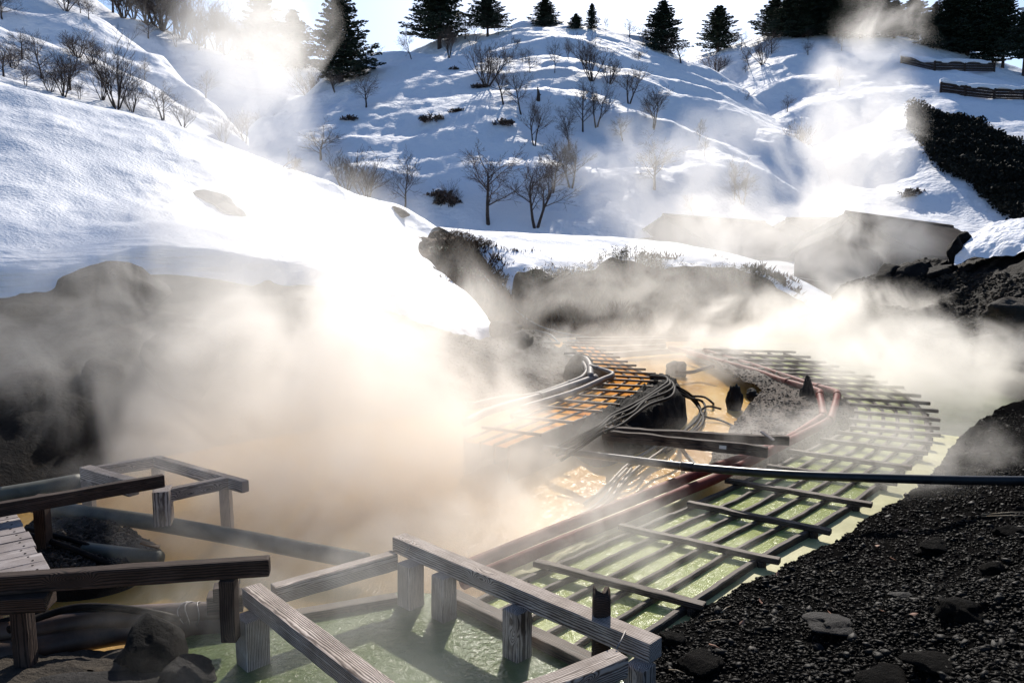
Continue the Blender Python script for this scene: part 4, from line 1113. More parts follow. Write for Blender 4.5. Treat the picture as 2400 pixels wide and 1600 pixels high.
for i, (x0, y0, x1, y1, lab) in enumerate(((1690, 1443, 1712, 1430, 'pale split twig by the water edge of the shore'), (1655, 1466, 1710, 1464, 'long thin pale twig lying on the gravel near the timber rail'),
                                      (1945, 1345, 1952, 1352, 'tiny pale twig in the upper gravel'), (1662, 1518, 1690, 1534, 'short brown stick next to the dark rock by the rail'), (1568, 1578, 1605, 1590, 'short reddish stick at the bottom of the shore'), (2300, 1212, 2440, 1208, 'upper pale reed stalk at the right edge'), (2300, 1216, 2440, 1219, 'lower pale reed stalk at the right edge'))):
    a, b = onshore(x0, y0), onshore(x1, y1)
    a, b = a + Vector((0, 0, .035)), b + Vector((0, 0, .05))
    V, Fc = [], []
    tube_data([a, a.lerp(b, .5) + Vector((0, 0, .01)), b], [.008, .007, .003], 6, V, Fc)
    tag(link('twig', mesh('twig', V, Fc), M['hose_pale'] if 'brown' not in lab else M['leaf_dead']), lab, 'twig')
print('foreground done')

# ================================================================ HUTS
def gable(name, ridge0, ridge1, half, rise, wall_h, label, ov=.6, ribs=True):
    """ridge0, ridge1: ridge ends; roof falls to both sides"""
    r0, r1 = Vector(ridge0), Vector(ridge1)
    d = (r1 - r0); d.z = 0; L = d.length; d.normalize()
    s = Vector((d.y, -d.x, 0))                      # towards the camera side for a ridge running right
    root = empty(name, Vector((r0.x, r0.y, r0.z - rise - wall_h)))
    tag(root, label, 'hut')
    for sg, nm in ((1, 'front'), (-1, 'back')):
        V, Fc = [], []
        n = int(L / .35) if ribs else 2
        for i in range(n + 1):
            for (k, dz) in ((0, 0), (1, 0)):
                pass
        # corrugated sheet: rows parallel to the ridge (stepped sheets)
        m = 14
        a, b = r0 - d * ov, r1 + d * ov
        sl = (b.z - a.z)
        for j in range(m + 1):
            for st in (0, 1):
                t = (j - (0.0 if st else 0.0)) / m
                z = -rise * t * 1.0 + (.05 if st and j < m else 0.0)
                for q in (a, b):
                    V.append(q + s * sg * half * t + Vector((0, 0, z)))
        for j in range(2 * m + 1):
            Fc.append((2 * j, 2 * j + 1, 2 * j + 3, 2 * j + 2))
        k = len(V)
        V += [v - Vector((0, 0, .14)) for v in (V[0], V[1], V[-1], V[-2])]
        Fc.append((k, k + 1, k + 2, k + 3))
        Fc.append((0, 1, k + 1, k)); Fc.append((k + 3, k + 2, k - 1, k - 2))
        link('roof_slope', mesh('roof_slope', [v - Vector(root.location) for v in V], Fc), M['roof'], root, root.matrix_basis.copy() if False else Matrix.Translation(root.location), smooth=False)
    # ridge cap
    V, Fc = [], []
    tube_data([r0 - d * ov + Vector((0, 0, .03)), r1 + d * ov + Vector((0, 0, .03))], .12, 8, V, Fc)
    link('ridge_cap', mesh('ridge_cap', [v - Vector(root.location) for v in V], Fc), M['roof'], root, Matrix.Translation(root.location))
    # walls
    w_ = half * .86
    V, Fc = [], []
    for q in (r0, r1):
        for (o, z) in ((-w_, -rise - wall_h), (w_, -rise - wall_h), (w_, -rise * .9), (0, -.15), (-w_, -rise * .9)):
            V.append(q + s * o + Vector((0, 0, z)))
    Fc = [(0, 1, 2, 3, 4), (9, 8, 7, 6, 5), (0, 5, 6, 1), (1, 6, 7, 2), (4, 9, 5, 0)]
    link('wall', mesh('wall', [v - Vector(root.location) for v in V], Fc), M['wall_wood'], root, Matrix.Translation(root.location), smooth=False)
    return root, d, s
r_, d_, s_ = gable('hut', D(1995, 499, 50), D(2222, 532, 57), 5.2, 2.5, 3.2, 'dark hut with a big sloping sheet roof behind the right outcrop')
# hip end plane and door of the right hut
gable('hut', D(1962, 548, 45.5), D(1994, 508, 52), 2.6, 1.2, 2.8, 'small dark gabled wing of the right hut, in steam', ov=.3)
gable('hut', D(1562, 505, 56), D(1786, 522, 60), 6.5, 2.6, 2.6, 'wide brown roofed hut on the left, half sunk behind the snowbank', ov=.3)
gable('hut', D(1850, 514, 58), D(1950, 513, 60), 4.0, 1.6, 2.6, 'brown gabled hut between the other two, blurred by steam', ov=.3)

# ================================================================ SNOW FENCES
def snow_fence(pxs, hgt, label):
    pts = [cast(x, y, ['right_hill']) for x, y in pxs]
    root = empty('snow_fence', pts[0]); tag(root, label, 'fence')
    for i in range(len(pts) - 1):
        a, b = pts[i], pts[i + 1]
        a2, b2 = a.lerp(b, .03), a.lerp(b, .97)
        V, Fc = [], []
        for k in range(7):
            z0 = hgt * (k / 7.0) ; z1 = z0 + hgt / 7.0 * .88
            w_ = Vector((0, -.12 * (1 if k % 2 else .6), 0))
            n = len(V)
            V += [a2 + w_ + Vector((0, 0, z0)), b2 + w_ + Vector((0, 0, z0)), b2 + w_ + Vector((0, 0, z1)), a2 + w_ + Vector((0, 0, z1))]
            V += [v + Vector((0, .08, 0)) for v in V[-4:]]
            Fc += [(n, n + 1, n + 2, n + 3), (n + 7, n + 6, n + 5, n + 4), (n, n + 4, n + 5, n + 1), (n + 3, n + 2, n + 6, n + 7)]
        link('panel', mesh('panel', V, Fc), M['wood_dark'], root, smooth=False)
    for p in pts:
        post('post', p.x, p.y, p.z - .5, p.z + hgt * 1.04, .2, M['wood_dark'], root)
    V, Fc = [], []
    cp_ = []
    for i in range(len(pts) - 1):
        for k in range(8): cp_.append(pts[i].lerp(pts[i + 1], k / 8) + Vector((0, .25, hgt + .12 + .12 * math.sin(i * 3 + k * .9))))
    tube_data(cp_, [.30 + .08 * math.sin(k * 1.3) for k in range(len(cp_))], 9, V, Fc)
    link('snow_cornice', mesh('snow_cornice', V, Fc), M['snow_far'], root, Matrix.Translation((0, 0, 0)))
    return root
snow_fence([(2112, 148), (2190, 166), (2260, 167), (2330, 168)], 1.15, 'upper snow fence of slatted panels below the fir wood')
snow_fence([(2205, 217), (2262, 225), (2330, 232), (2400, 234), (2470, 236)], 1.1, 'lower snow fence of slatted panels reaching the right edge')

# ================================================================ VEGETATION
class Acc:
    def __init__(s): s.V = []; s.F = []
def grow(rnd, acc_t, acc_b, p, d, L, r, lvl, maxl, spread, nchild, upb):
    n = 4 if lvl < 2 else 3
    pts = [p.copy()]; q = p.copy(); dd = d.copy()
    for i in range(n):
        dd = (dd + Vector((rnd.uniform(-1, 1), rnd.uniform(-1, 1), rnd.uniform(-1, 1))) * .16 + Vector((0, 0, upb * .12))).normalized()
        q = q + dd * (L / n); pts.append(q.copy())
    rr = [r * (1 - .62 * i / n) for i in range(n + 1)]
    if lvl >= maxl: rr[-1] = r * .2
    a = acc_t if lvl == 0 else acc_b
    tube_data(pts, rr, 6 if lvl == 0 else (4 if lvl == 1 else 3), a.V, a.F, cap=False)
    if lvl >= maxl: return
    for c in range(nchild[lvl]):
        t = (.35 if lvl == 0 else .22) + (.65 if lvl == 0 else .78) * ((c + rnd.random()) / nchild[lvl])
        if c == nchild[lvl] - 1: t = 1.0
        k = t * n; i = min(int(k), n - 1)
        bp = pts[i].lerp(pts[i + 1], k - i)
        bd = (pts[i + 1] - pts[i]).normalized()
        s = bd.cross(Vector((rnd.uniform(-1, 1), rnd.uniform(-1, 1), rnd.uniform(-1, 1)))).normalized()
        ang = spread * rnd.uniform(.6, 1.25) * (.4 if t == 1.0 else 1)
        nd = (bd * math.cos(ang) + s * math.sin(ang)).normalized()
        grow(rnd, acc_t, acc_b, bp, nd, L * rnd.uniform(.42, .7) * (1.1 - .3 * t), max(r * .5 * (1 - .4 * t), .0024), lvl + 1, maxl, spread, nchild, upb)
TREES = []
def bare_proto(kind, seed):
    rnd = random.Random(seed)
    t, b = Acc(), Acc()
    if kind == 'single':
        grow(rnd, t, b, Vector((0, 0, -.03)), Vector((rnd.uniform(-.08, .08), rnd.uniform(-.08, .08), 1)).normalized(), .80, .026, 0, 4, .85, (10, 6, 5, 3), .45)
    elif kind == 'vee':
        for s in (-1, 1):
            grow(rnd, t, b, Vector((.01 * s, 0, -.03)), Vector((.3 * s + rnd.uniform(-.1, .1), rnd.uniform(-.1, .1), 1)).normalized(), .75, .021, 0, 4, .75, (8, 6, 4, 3), .45)
    else:
        n = 7
        for i in range(n):
            a = 6.28 * i / n + rnd.random()
            k = rnd.uniform(.12, .5)
            grow(rnd, t, b, Vector((.015 * math.cos(a), .015 * math.sin(a), -.03)), Vector((k * math.cos(a), k * math.sin(a), 1)).normalized(), rnd.uniform(.6, .9), .014, 0, 4, .5, (6, 4, 3, 3), .7)
    zs = max(v.z for v in t.V + b.V); ws = sorted(max(abs(v.x), abs(v.y)) for v in b.V)[int(len(b.V) * .90)]
    for v in t.V + b.V:
        v.z /= zs
        v.x *= .42 / ws; v.y *= .42 / ws
    return mesh('trunk', t.V, t.F), mesh('branches', b.V, b.F)
PROT = {k: [bare_proto(k, 10 * i + s) for s in range(n)] for i, (k, n) in enumerate((('single', 5), ('vee', 3), ('multi', 4)))}
def plant(name, me_t, me_b, mt, mb, p, h, wx, rz, lab, cat, grp, bname='branches', lean=0.0):
    root = bpy.data.objects.new(name, None); root.empty_display_size = .3
    col.objects.link(root)
    root.location = p
    root.rotation_euler = (0, lean, rz)
    tag(root, lab, cat, grp)
    for nm, me, mm in (('trunk', me_t, mt), (bname, me_b, mb)):
        if me is None: continue
        if not len(me.materials): me.materials.append(mm)
        o = bpy.data.objects.new(nm, me); col.objects.link(o)
        o.parent = root
        o.scale = (wx, wx, h)
    return root
CH, RH, LF, LM, LB, LS = 'central_hill', 'right_hill', 'left_front_hill', 'left_middle_hill', 'left_back_hill', 'left_snow_slope'
bare = [  # base px, base py, top py, width px, kind, patch, label
 (1141, 203, 84, 105, 'multi', CH, 'big many-stemmed bare tree high on the left of the central hill'),
 (1180, 245, 130, 60, 'single', CH, 'leaning bare tree rooted in a snow hollow right of the big many-stemmed one'),
 (1222, 268, 165, 60, 'single', CH, 'bare tree with rounded crown just right of the leaning one on the central hill'),
 (1253, 341, 238, 62, 'vee', CH, 'V-shaped bare tree with two pale stems in the middle of the central hill'),
 (1243, 171, 110, 36, 'single', CH, 'small bare tree in a dark snow hollow near the crest'),
 (1387, 190, 82, 80, 'multi', CH, 'dark dense many-stemmed tree on the upper hill, under the crest'),
 (1428, 196, 120, 50, 'multi', CH, 'dark bushy tree just right of the dense many-stemmed one'),
 (1300, 171, 96, 28, 'single', CH, 'slim bare tree under the small crest firs'),
 (1332, 139, 94, 22, 'vee', CH, 'little forked tree high under the small crest firs'),
 (1474, 243, 160, 68, 'vee', CH, 'wide forked bare tree on the right shoulder of the central hill'),
 (1366, 309, 190, 56, 'single', CH, 'tall narrow bare tree in the centre of the central hill'),
 (1398, 298, 195, 68, 'vee', CH, 'pale forked tree right beside the tall narrow one'),
 (1531, 302, 205, 72, 'vee', CH, 'two-stemmed tree rising from a snow well in thin steam'),
 (1335, 352, 256, 55, 'single', CH, 'bare tree just left under the tall narrow one'),
 (1295, 452, 320, 66, 'single', CH, 'dark straight-trunked tree on the lower hill'),
 (1338, 441, 325, 84, 'vee', CH, 'broad forked tree right of the dark straight-trunked tree'),
 (1533, 444, 318, 82, 'single', CH, 'round-crowned lone tree with clean trunk, right of centre in steam'),
 (1145, 526, 344, 135, 'single', CH, 'large spreading bare tree with side limb, standing behind the snowbank'),
 (1256, 533, 370, 130, 'vee', CH, 'large crooked bare tree with low drooping limbs behind the snowbank'),
 (948, 490, 350, 66, 'single', CH, 'upright bare tree at the foot of the central hill, above the left slope'),
 (858, 252, 165, 54, 'single', CH, 'neat small tree on the left flank of the central hill'),
 (752, 375, 285, 70, 'single', CH, 'bare tree above the left slope crest, left foot of the central hill'),
 (860, 468, 350, 92, 'multi', CH, 'fine-twigged bushy tree behind the left slope crest'),
 (812, 448, 352, 80, 'multi', CH, 'paler fine-twigged bush left of the bushy tree'),
 (965, 139, 62, 32, 'single', CH, 'small crooked tree under the leaning skyline fir'),
 (1052, 136, 55, 42, 'multi', CH, 'dark little tree right under the tall layered fir'),
 (1090, 92, 35, 34, 'single', CH, 'thin skyline tree between the two layered firs'),
 (1168, 84, 46, 22, 'single', CH, 'dwarf tree right of the second layered fir on the crest'),
 (1113, 84, 46, 20, 'single', CH, 'dwarf tree left of the second layered fir on the crest'),
 (1476, 88, 40, 34, 'single', CH, 'delicate bare tree on the right of the hill crest'),
 (1507, 108, 58, 20, 'single', CH, 'whip-like sapling on the skyline left of the right crest fir'),
 (1596, 149, 84, 50, 'single', CH, 'leaning bare tree on the right shoulder beside the crest fir'),
 (1420, 76, 38, 12, 'single', CH, 'tiny sapling on the top of the central hill'),
 (1494, 139, 116, 26, 'multi', CH, 'low twiggy shrub on the upper right of the central hill'),
 (1210, 104, 84, 20, 'multi', CH, 'tiny shrub in the snow just under the crest'),
 (1190, 148, 118, 26, 'multi', CH, 'small shrub on a snow lip left of the hollow tree'),
 (1225, 146, 110, 24, 'single', CH, 'thin sapling above the tree in the dark hollow'),
 (1460, 330, 270, 40, 'single', CH, 'faint leaning tree in steam on the right of the hill'),
 (1640, 330, 280, 24, 'single', CH, 'faint sapling in steam on the right slope of the hill'),
 (1650, 365, 315, 24, 'single', CH, 'second faint sapling lower in the steam'),
 (1060, 484, 420, 46, 'multi', CH, 'twiggy bush by the dark stream gully'),
 (1740, 480, 400, 60, 'vee', CH, 'ghostly forked tree deep in the steam above the huts'),
 (1722, 470, 370, 44, 'single', CH, 'ghostly tree left of the forked one in the steam'),
 (1627, 507, 450, 34, 'single', CH, 'faint small leaning tree above the left hut roof'),
 (742, 240, 150, 95, 'multi', LB, 'many-stemmed tree leaning left in the gully beside the big fir'),
 (785, 215, 170, 60, 'vee', CH, 'low dark spreading branches under the big fir'),
 (1676, 174, 116, 54, 'multi', RH, 'broad bare tree on the left rim of the right hill'),
 (1737, 117, 74, 32, 'single', RH, 'skyline tree on the left rim of the right hill'),
 (1757, 158, 116, 28, 'single', RH, 'thin leaning tree just below the rim of the right hill'),
 (1787, 152, 84, 54, 'multi', RH, 'dark clustered tree near the fir wood'),
 (1808, 126, 70, 38, 'single', RH, 'crooked dark tree right under the first firs of the wood'),
 (1893, 129, 94, 28, 'single', RH, 'small neat tree below the fir wood'),
 (1972, 120, 60, 24, 'single', RH, 'thin tree below the middle of the fir wood'),
 (1893, 94, 60, 22, 'single', RH, 'pale sapling at the foot of the fir wood'),
 (1712, 286, 196, 80, 'multi', RH, 'fan-shaped shrub tree between the two hills'),
 (1762, 278, 245, 34, 'vee', RH, 'low leaning shrub right of the fan-shaped one'),
 (1845, 263, 218, 24, 'single', RH, 'dwarf tree in the middle of the right hill'),
 (1862, 372, 278, 66, 'multi', RH, 'pale bushy tree lost in the rising steam'),
 (1968, 202, 156, 22, 'single', RH, 'faint sapling in the steam column of the right hill'),
 (2195, 118, 80, 22, 'single', RH, 'stunted tree under the right fir wood'),
 (1747, 170, 150, 14, 'single', RH, 'tiny sapling on the left of the right hill'),
 (155, 26, -40, 70, 'multi', LM, 'dark many-stemmed tree on the upper left ridge'),
 (53, 138, 72, 62, 'single', LF, 'bare tree on the left ridge near the left edge'),
 (97, 185, 82, 62, 'single', LF, 'tall bare tree with clean trunk on the left ridge'),
 (60, 201, 140, 48, 'vee', LF, 'small forked tree just above the near slope crest, far left'),
 (150, 226, 112, 86, 'multi', LF, 'wide dark many-stemmed tree above the near slope crest'),
 (165, 212, 106, 64, 'single', LF, 'slender tree right behind the wide many-stemmed one'),
 (187, 233, 180, 30, 'vee', LF, 'small pale sapling right of the wide many-stemmed tree'),
 (275, 255, 84, 112, 'multi', LF, 'very large hazy many-stemmed tree above the slope crest'),
 (240, 235, 130, 60, 'multi', LF, 'hazy thicket left of the very large hazy tree'),
 (182, 134, 60, 66, 'multi', LF, 'hazy tree cluster on the left ridge line'),
 (8, 180, 90, 60, 'single', LF, 'bare tree cut by the left edge'),
 (5, 45, -20, 60, 'single', LM, 'pale tree in the upper left corner'),
 (382, 281, 190, 86, 'vee', LF, 'pale spreading tree at the slope crest'),
 (339, 196, 130, 30, 'single', LM, 'slim pale tree on the middle left ridge'),
 (348, 90, 42, 44, 'single', LB, 'small tree on the upper snow band below the skyline thicket'),
 (412, 110, 56, 34, 'vee', LB, 'forked tree below the skyline thicket'),
 (466, 118, 70, 24, 'vee', LB, 'little forked tree right below the skyline thicket'),
 (483, 192, 130, 46, 'single', LM, 'pale tree with rounded crown on the misty left hillside'),
 (190, 32, -20, 32, 'single', LM, 'thin tree right of the dark upper left tree'),
 (208, 46, -10, 30, 'single', LM, 'second thin tree right of the dark upper left tree'),
 (572, 352, 258, 60, 'vee', LM, 'misty forked tree behind the slope crest'),
 (612, 332, 250, 44, 'single', LM, 'dark misty tree at the mouth of the left gully'),
 (646, 222, 148, 26, 'single', LM, 'slim tree on the edge of the left gully'),
 (660, 352, 330, 50, 'vee', LS, 'fallen dead branch on the near slope crest'),
 (715, 160, 108, 30, 'single', LB, 'faint tree below the big fir at left'),
 (880, 150, 100, 50, 'multi', LB, 'dark brushy tree right of the big fir'),
 (910, 140, 92, 50, 'multi', LB, 'brushy tree under the leaning skyline fir'),
]
rnd = random.Random(99)
for (x, yb, h_, w_, nm) in ((290, 34, 100, 80, 'dense back tree behind the start of the skyline thicket'), (345, 58, 110, 90, 'dense back tree behind the dark middle of the skyline thicket'), (380, 72, 120, 90, 'tallest back tree of the skyline thicket'), (425, 92, 120, 90, 'broad back tree right of the tallest in the skyline thicket'), (470, 108, 110, 90, 'broad back tree near the misty end of the skyline thicket'), (520, 124, 110, 80, 'misty back tree at the end of the skyline thicket'), (560, 140, 110, 80, 'misty back tree beside the left ghost fir')):
    bare.append((x, yb, yb - h_, w_, 'multi', LB, nm))
for (x, yb, h_, w_, nm) in ((120, 215, 60, 50, 'hazy shrub between the clean-trunked tree and the wide dark one'), (310, 262, 90, 60, 'hazy shrub right of the very large hazy tree'), (218, 150, 60, 50, 'hazy shrub below the left ridge line'), (30, 160, 60, 50, 'pale shrub left of the bare tree on the left ridge'), (430, 300, 60, 50, 'pale low shrub at the slope crest right of the spreading tree'), (525, 338, 70, 50, 'misty shrub at the slope crest before the gully')):
    bare.append((x, yb, yb - h_, w_, 'multi', LF, nm))
sky_lab = ['leftmost', 'second', 'third', 'fourth', 'fifth', 'sixth', 'seventh', 'eighth', 'ninth', 'tenth', 'eleventh', 'twelfth', 'thirteenth', 'last']
for i in range(14):
    x = 265 + i * 24
    yb = 22 + (x - 265) * .335
    bare.append((x, yb + rnd.uniform(2, 8), yb - rnd.uniform(70, 110), rnd.uniform(60, 84), ('multi', 'single')[i % 3 == 0], LB, sky_lab[i] + ' tree of the bare thicket along the left skyline'))
PLACED = []
for k, (bx, by, ty, wpx, kind, patch, lab) in enumerate(bare):
    p = cast(bx, by, [patch])
    dy = 0
    while p is None and dy < 60:
        dy += 3; p = cast(bx, by + dy, [patch])
    if p is None:
        print('no ground for', lab); continue
    s = p.y / F
    h = (by - ty) * s * 1.1; wx = wpx * s * 1.4
    v = PROT[kind][k % len(PROT[kind])]
    grp = 'bare trees on the snowy hills' if patch in (CH, RH, 'valley_snow') else 'bare trees on the left hillside'
    ln = 0.0
    if 'fallen' in lab: ln = 1.1; h *= 2.4
    elif 'leaning left' in lab: ln = -.3
    elif 'leaning' in lab: ln = -.2
    plant('bare_tree', v[0], v[1], M['bark'], M['twig'], p - Vector((0, 0, .15)), h, wx, rnd.random() * 6.28 if not ln else 0, lab, 'tree', grp, lean=ln)

def fir_proto(seed, H=1.0, wide=.40, gap=.12, top=1.0):
    rnd = random.Random(seed)
    t, c = Acc(), Acc()
    tube_data([Vector((0, 0, -.03)), Vector((rnd.uniform(-.01, .01), 0, .5)), Vector((0, 0, .98))], [.020, .012, .003], 7, t.V, t.F)
    z = gap
    while z < .985:
        prof = wide * (1 - (z - gap) / (1.02 - gap)) ** .72 * (.62 + .38 * min(1, (z - gap) / .12 + .3))
        nb = rnd.randint(6, 9)
        a0 = rnd.random() * 6.28
        for b in range(nb):
            a = a0 + 6.28 * b / nb + rnd.uniform(-.25, .25)
            L = prof * rnd.uniform(.55, 1.18)
            if rnd.random() < .12: L *= .45
            droop = rnd.uniform(-.10, .12) + .28 * z
            n = max(4, int(L / .013))
            dx, dy = math.cos(a), math.sin(a)
            # limb
            V0 = [Vector((0, 0, z)), Vector((dx * L * .5, dy * L * .5, z - L * .08 + L * droop * .5)), Vector((dx * L, dy * L, z + L * droop))]
            tube_data(V0, [.005, .004, .002], 3, t.V, t.F, cap=False)
            for i in range(n):
                f = (i + .6) / n
                if f < .12: continue
                base = V0[0].lerp(V0[1], f * 2) if f < .5 else V0[1].lerp(V0[2], f * 2 - 1)
                wd = L * .34 * math.sin(math.pi * min(1, f * .85 + .12)) + .008
                for s in range(6):
                    off = rnd.uniform(-1, 1) * wd
                    q = base + Vector((-dy * off, dx * off, rnd.uniform(-.005, .006)))
                    sz = rnd.uniform(.011, .022)
                    u = Vector((rnd.uniform(-1, 1), rnd.uniform(-1, 1), rnd.uniform(-.35, .35))).normalized() * sz
                    w_ = Vector((rnd.uniform(-1, 1), rnd.uniform(-1, 1), rnd.uniform(-.8, .8))).normalized() * sz * .6
                    k = len(c.V)
                    c.V += [q - u, q + w_, q + u * 1.1, q - w_]
                    c.F.append((k, k + 1, k + 2, k + 3))
        z += rnd.uniform(.030, .055) * (1.2 - .6 * z)
    for v in c.V:
        pass
    return mesh('trunk', t.V, t.F), mesh('crown', c.V, c.F)
FIRS = [fir_proto(1, wide=.36, gap=.10), fir_proto(2, wide=.36, gap=.20), fir_proto(3, wide=.38, gap=.25), fir_proto(4, wide=.34, gap=.06), fir_proto(5, wide=.34, gap=.14), fir_proto(6, wide=.33, gap=.3)]
firs = [  # base px, base py, top py, width px, proto, patch, label
 (800, 192, 0, 146, 0, CH, 'biggest fir, standing alone left of the central hill, lower crown veiled by steam'),
 (1030, 114, -30, 132, 1, CH, 'tall layered fir with bare lower trunk at the left of the crest'),
 (1143, 85, -8, 84, 2, CH, 'second layered fir on the crest, clean trunk below its crown'),
 (1277, 62, 0, 66, 3, CH, 'small dark fir on the very top of the central hill'),
 (1350, 66, 36, 38, 3, CH, 'smallest squat fir right of the top fir'),
 (1387, 70, 15, 34, 4, CH, 'narrow small fir right of the squat one'),
 (1553, 122, 12, 100, 3, CH, 'broad fir with low skirt on the right shoulder of the central hill'),
 (1552, 128, 70, 60, 4, CH, 'x'),
 (1683, 122, 24, 92, 4, RH, 'lone fir on the left rim of the right hill'),
 (1815, 88, 4, 100, 4, RH, 'leftmost fir of the wood on the right hill'),
 (1852, 86, -6, 90, 0, RH, 'second fir of the wood on the right hill'),
 (1915, 80, -22, 110, 3, RH, 'third fir of the wood, dense and dark to the ground'),
 (1990, 80, -34, 120, 0, RH, 'fourth fir of the wood, tall behind the steam column'),
 (2045, 88, -14, 110, 1, RH, 'fifth fir of the wood, with open layered branches'),
 (2095, 90, 10, 80, 4, RH, 'sixth fir of the wood, shorter, before the small gap'),
 (2140, 90, 4, 96, 0, RH, 'seventh fir of the wood, dome-shaped right of the gap'),
 (2228, 118, -14, 104, 1, RH, 'eighth fir of the wood, above the upper snow fence'),
 (2266, 130, -24, 100, 0, RH, 'ninth fir of the wood, densest right of the fence'),
 (2304, 142, -10, 90, 1, RH, 'tenth fir of the wood, with visible trunk'),
 (2350, 160, 4, 94, 5, RH, 'eleventh fir of the wood, bare trunk and high crown'),
 (2398, 178, 30, 90, 5, RH, 'last fir of the wood, cut by the right edge'),
 (1883, 88, 2, 90, 0, RH, 'back fir between the second and third firs of the wood'),
 (1955, 86, -16, 100, 4, RH, 'back fir between the third and fourth firs of the wood'),
 (2018, 90, -24, 100, 0, RH, 'back fir beside the open layered fir of the wood'),
 (2186, 112, 20, 80, 3, RH, 'low fir between the dome-shaped one and the fence'),
 (2248, 124, -4, 100, 3, RH, 'back fir behind the densest firs right of the fence'),
 (2326, 152, -6, 90, 0, RH, 'back fir behind the trunked fir near the right edge'),
 (618, 150, -14, 108, 0, LB, 'left ghost fir in the steam above the gully'),
 (690, 160, 34, 110, 3, LB, 'right ghost fir in the steam above the gully'),
 (938, 140, 74, 66, 4, LB, 'squat dark fir in the saddle left of the tall layered fir'),
 (1590, 132, 116, 20, 3, CH, 'y'),
]
for k, (bx, by, ty, wpx, v, patch, lab) in enumerate(firs):
    if len(lab) < 3: continue
    p = cast(bx, by, [patch]); dy = 0
    while p is None and dy < 60:
        dy += 2; p = cast(bx, by + dy, [patch])
    if p is None: print('no ground for', lab); continue
    s = p.y / F
    plant('fir_tree', FIRS[v][0], FIRS[v][1], M['bark'], M['needle'], p - Vector((0, 0, .3)), (by - ty) * s + .4, wpx * s / .50, rnd.random() * 6.28, lab, 'tree', 'firs on the skyline', bname='crown')
# dead snag on the central hill
p = cast(1261, 236, [CH])
V, Fc = [], []
s = p.y / F
tube_data([p - Vector((0, 0, .2)), p + Vector((.05, 0, 14 * s)), p + Vector((-.05, 0, 30 * s))], [.22, .16, .04], 7, V, Fc)
tube_data([p + Vector((0, 0, 8 * s)), p + Vector((7 * s, 0, 14 * s))], [.1, .03], 5, V, Fc)
tag(link('dead_snag', mesh('dead_snag', V, Fc), M['bark']), 'short broken dead trunk in a snow hollow on the central hill', 'tree trunk', None)

def leafy(name, p, rx, ry, rz_, nleaf, seed, mat, label, cat='bush', leaf=.14, grp=None, slim=.16, floor=-.1):
    """a shrub: stems and blades spread through a dome"""
    rnd = random.Random(seed)
    root = empty(name, p); tag(root, label, cat, grp)
    a, b = Acc(), Acc()
    ns = max(8, nleaf // 25)
    tips = []
    for i in range(ns):
        th = rnd.random() * 6.28; r = math.sqrt(rnd.random())
        f = Vector((math.cos(th) * r * rx, math.sin(th) * r * ry, 0))
        top = Vector((f.x * 1.05, f.y * 1.05, rz_ * (math.sqrt(max(0, 1 - r * r * .9)) * rnd.uniform(.75, 1.12))))
        tube_data([Vector((f.x * .7, f.y * .7, floor)), f.lerp(top, .5) + Vector((rnd.uniform(-.05, .05), 0, 0)), top], [.012, .009, .004], 4, a.V, a.F, cap=False)
        tips.append((f, top))
    for i in range(nleaf):
        f, top = tips[rnd.randrange(ns)]
        t = rnd.random() ** .6
        q = Vector((f.x * .7, f.y * .7, 0)).lerp(top, t) + Vector((rnd.uniform(-.12, .12), rnd.uniform(-.12, .12), rnd.uniform(-.06, .08)))
        d = Vector((rnd.uniform(-1, 1), rnd.uniform(-1, 1), rnd.uniform(-.5, .9))).normalized() * leaf * rnd.uniform(.6, 1.3)
        s_ = d.cross(Vector((rnd.uniform(-1, 1), rnd.uniform(-1, 1), 1))).normalized() * leaf * slim
        k = len(b.V)
        b.V += [q, q + d * .5 + s_, q + d, q + d * .5 - s_]
        b.F.append((k, k + 1, k + 2, k + 3))
    T = Matrix.Translation(p)
    link('stems', mesh('stems', a.V, a.F), M['bark'], root, T)
    link('foliage', mesh('foliage', b.V, b.F), mat, root, T, smooth=False)
    return root
for (px, py, Y, rx, rz_, n, lab) in ((1478, 640, 39.6, 1.7, 1.1, 2200, 'tallest bamboo-grass bush on the brushy bank under the snow'), (1400, 655, 39.2, 1.5, .8, 1500, 'bamboo-grass bush left of the tallest one on the bank'),
                                     (1700, 655, 39.0, 1.6, .9, 1900, 'bamboo-grass bush on the right of the brushy bank'), (1770, 662, 38.6, 1.2, 1.0, 1500, 'rightmost bamboo-grass bush beside the snowbank end'),
                                     (1260, 672, 38.3, 1.3, .7, 1200, 'bamboo-grass bush at the left end of the snowbank'), (1560, 645, 39.4, 1.4, .7, 1300, 'low bamboo-grass bush between the two tall clumps'),
                                     (1330, 668, 38.6, 1.2, .6, 1000, 'low bush under the left part of the snowbank'), (1630, 650, 39.2, 1.3, .7, 1200, 'low bush right of the middle of the snowbank'),
                                     (1070, 565, 43.5, .9, .6, 900, 'dark bush in the hollow between the two snow slopes'), (1115, 585, 42.0, .9, .5, 900, 'dark bush in the hollow, right of the first'),
                                     (1040, 610, 39.5, .9, .5, 700, 'brown bush below the hollow at the slope edge'), (1090, 665, 36.5, .9, .5, 700, 'brown bush halfway down the brushy gully')):
    p = D(px, py, Y)
    q = drop(p.x, p.y, ['brush_bank'], p.z)
    leafy('bush', Vector((p.x, p.y, min(q, p.z + .3) - .05)), rx, rx * .8, rz_, n, px, M['leaf_sasa'] if 'dark' not in lab else M['brush'], lab, grp='bamboo-grass bushes on the bank')
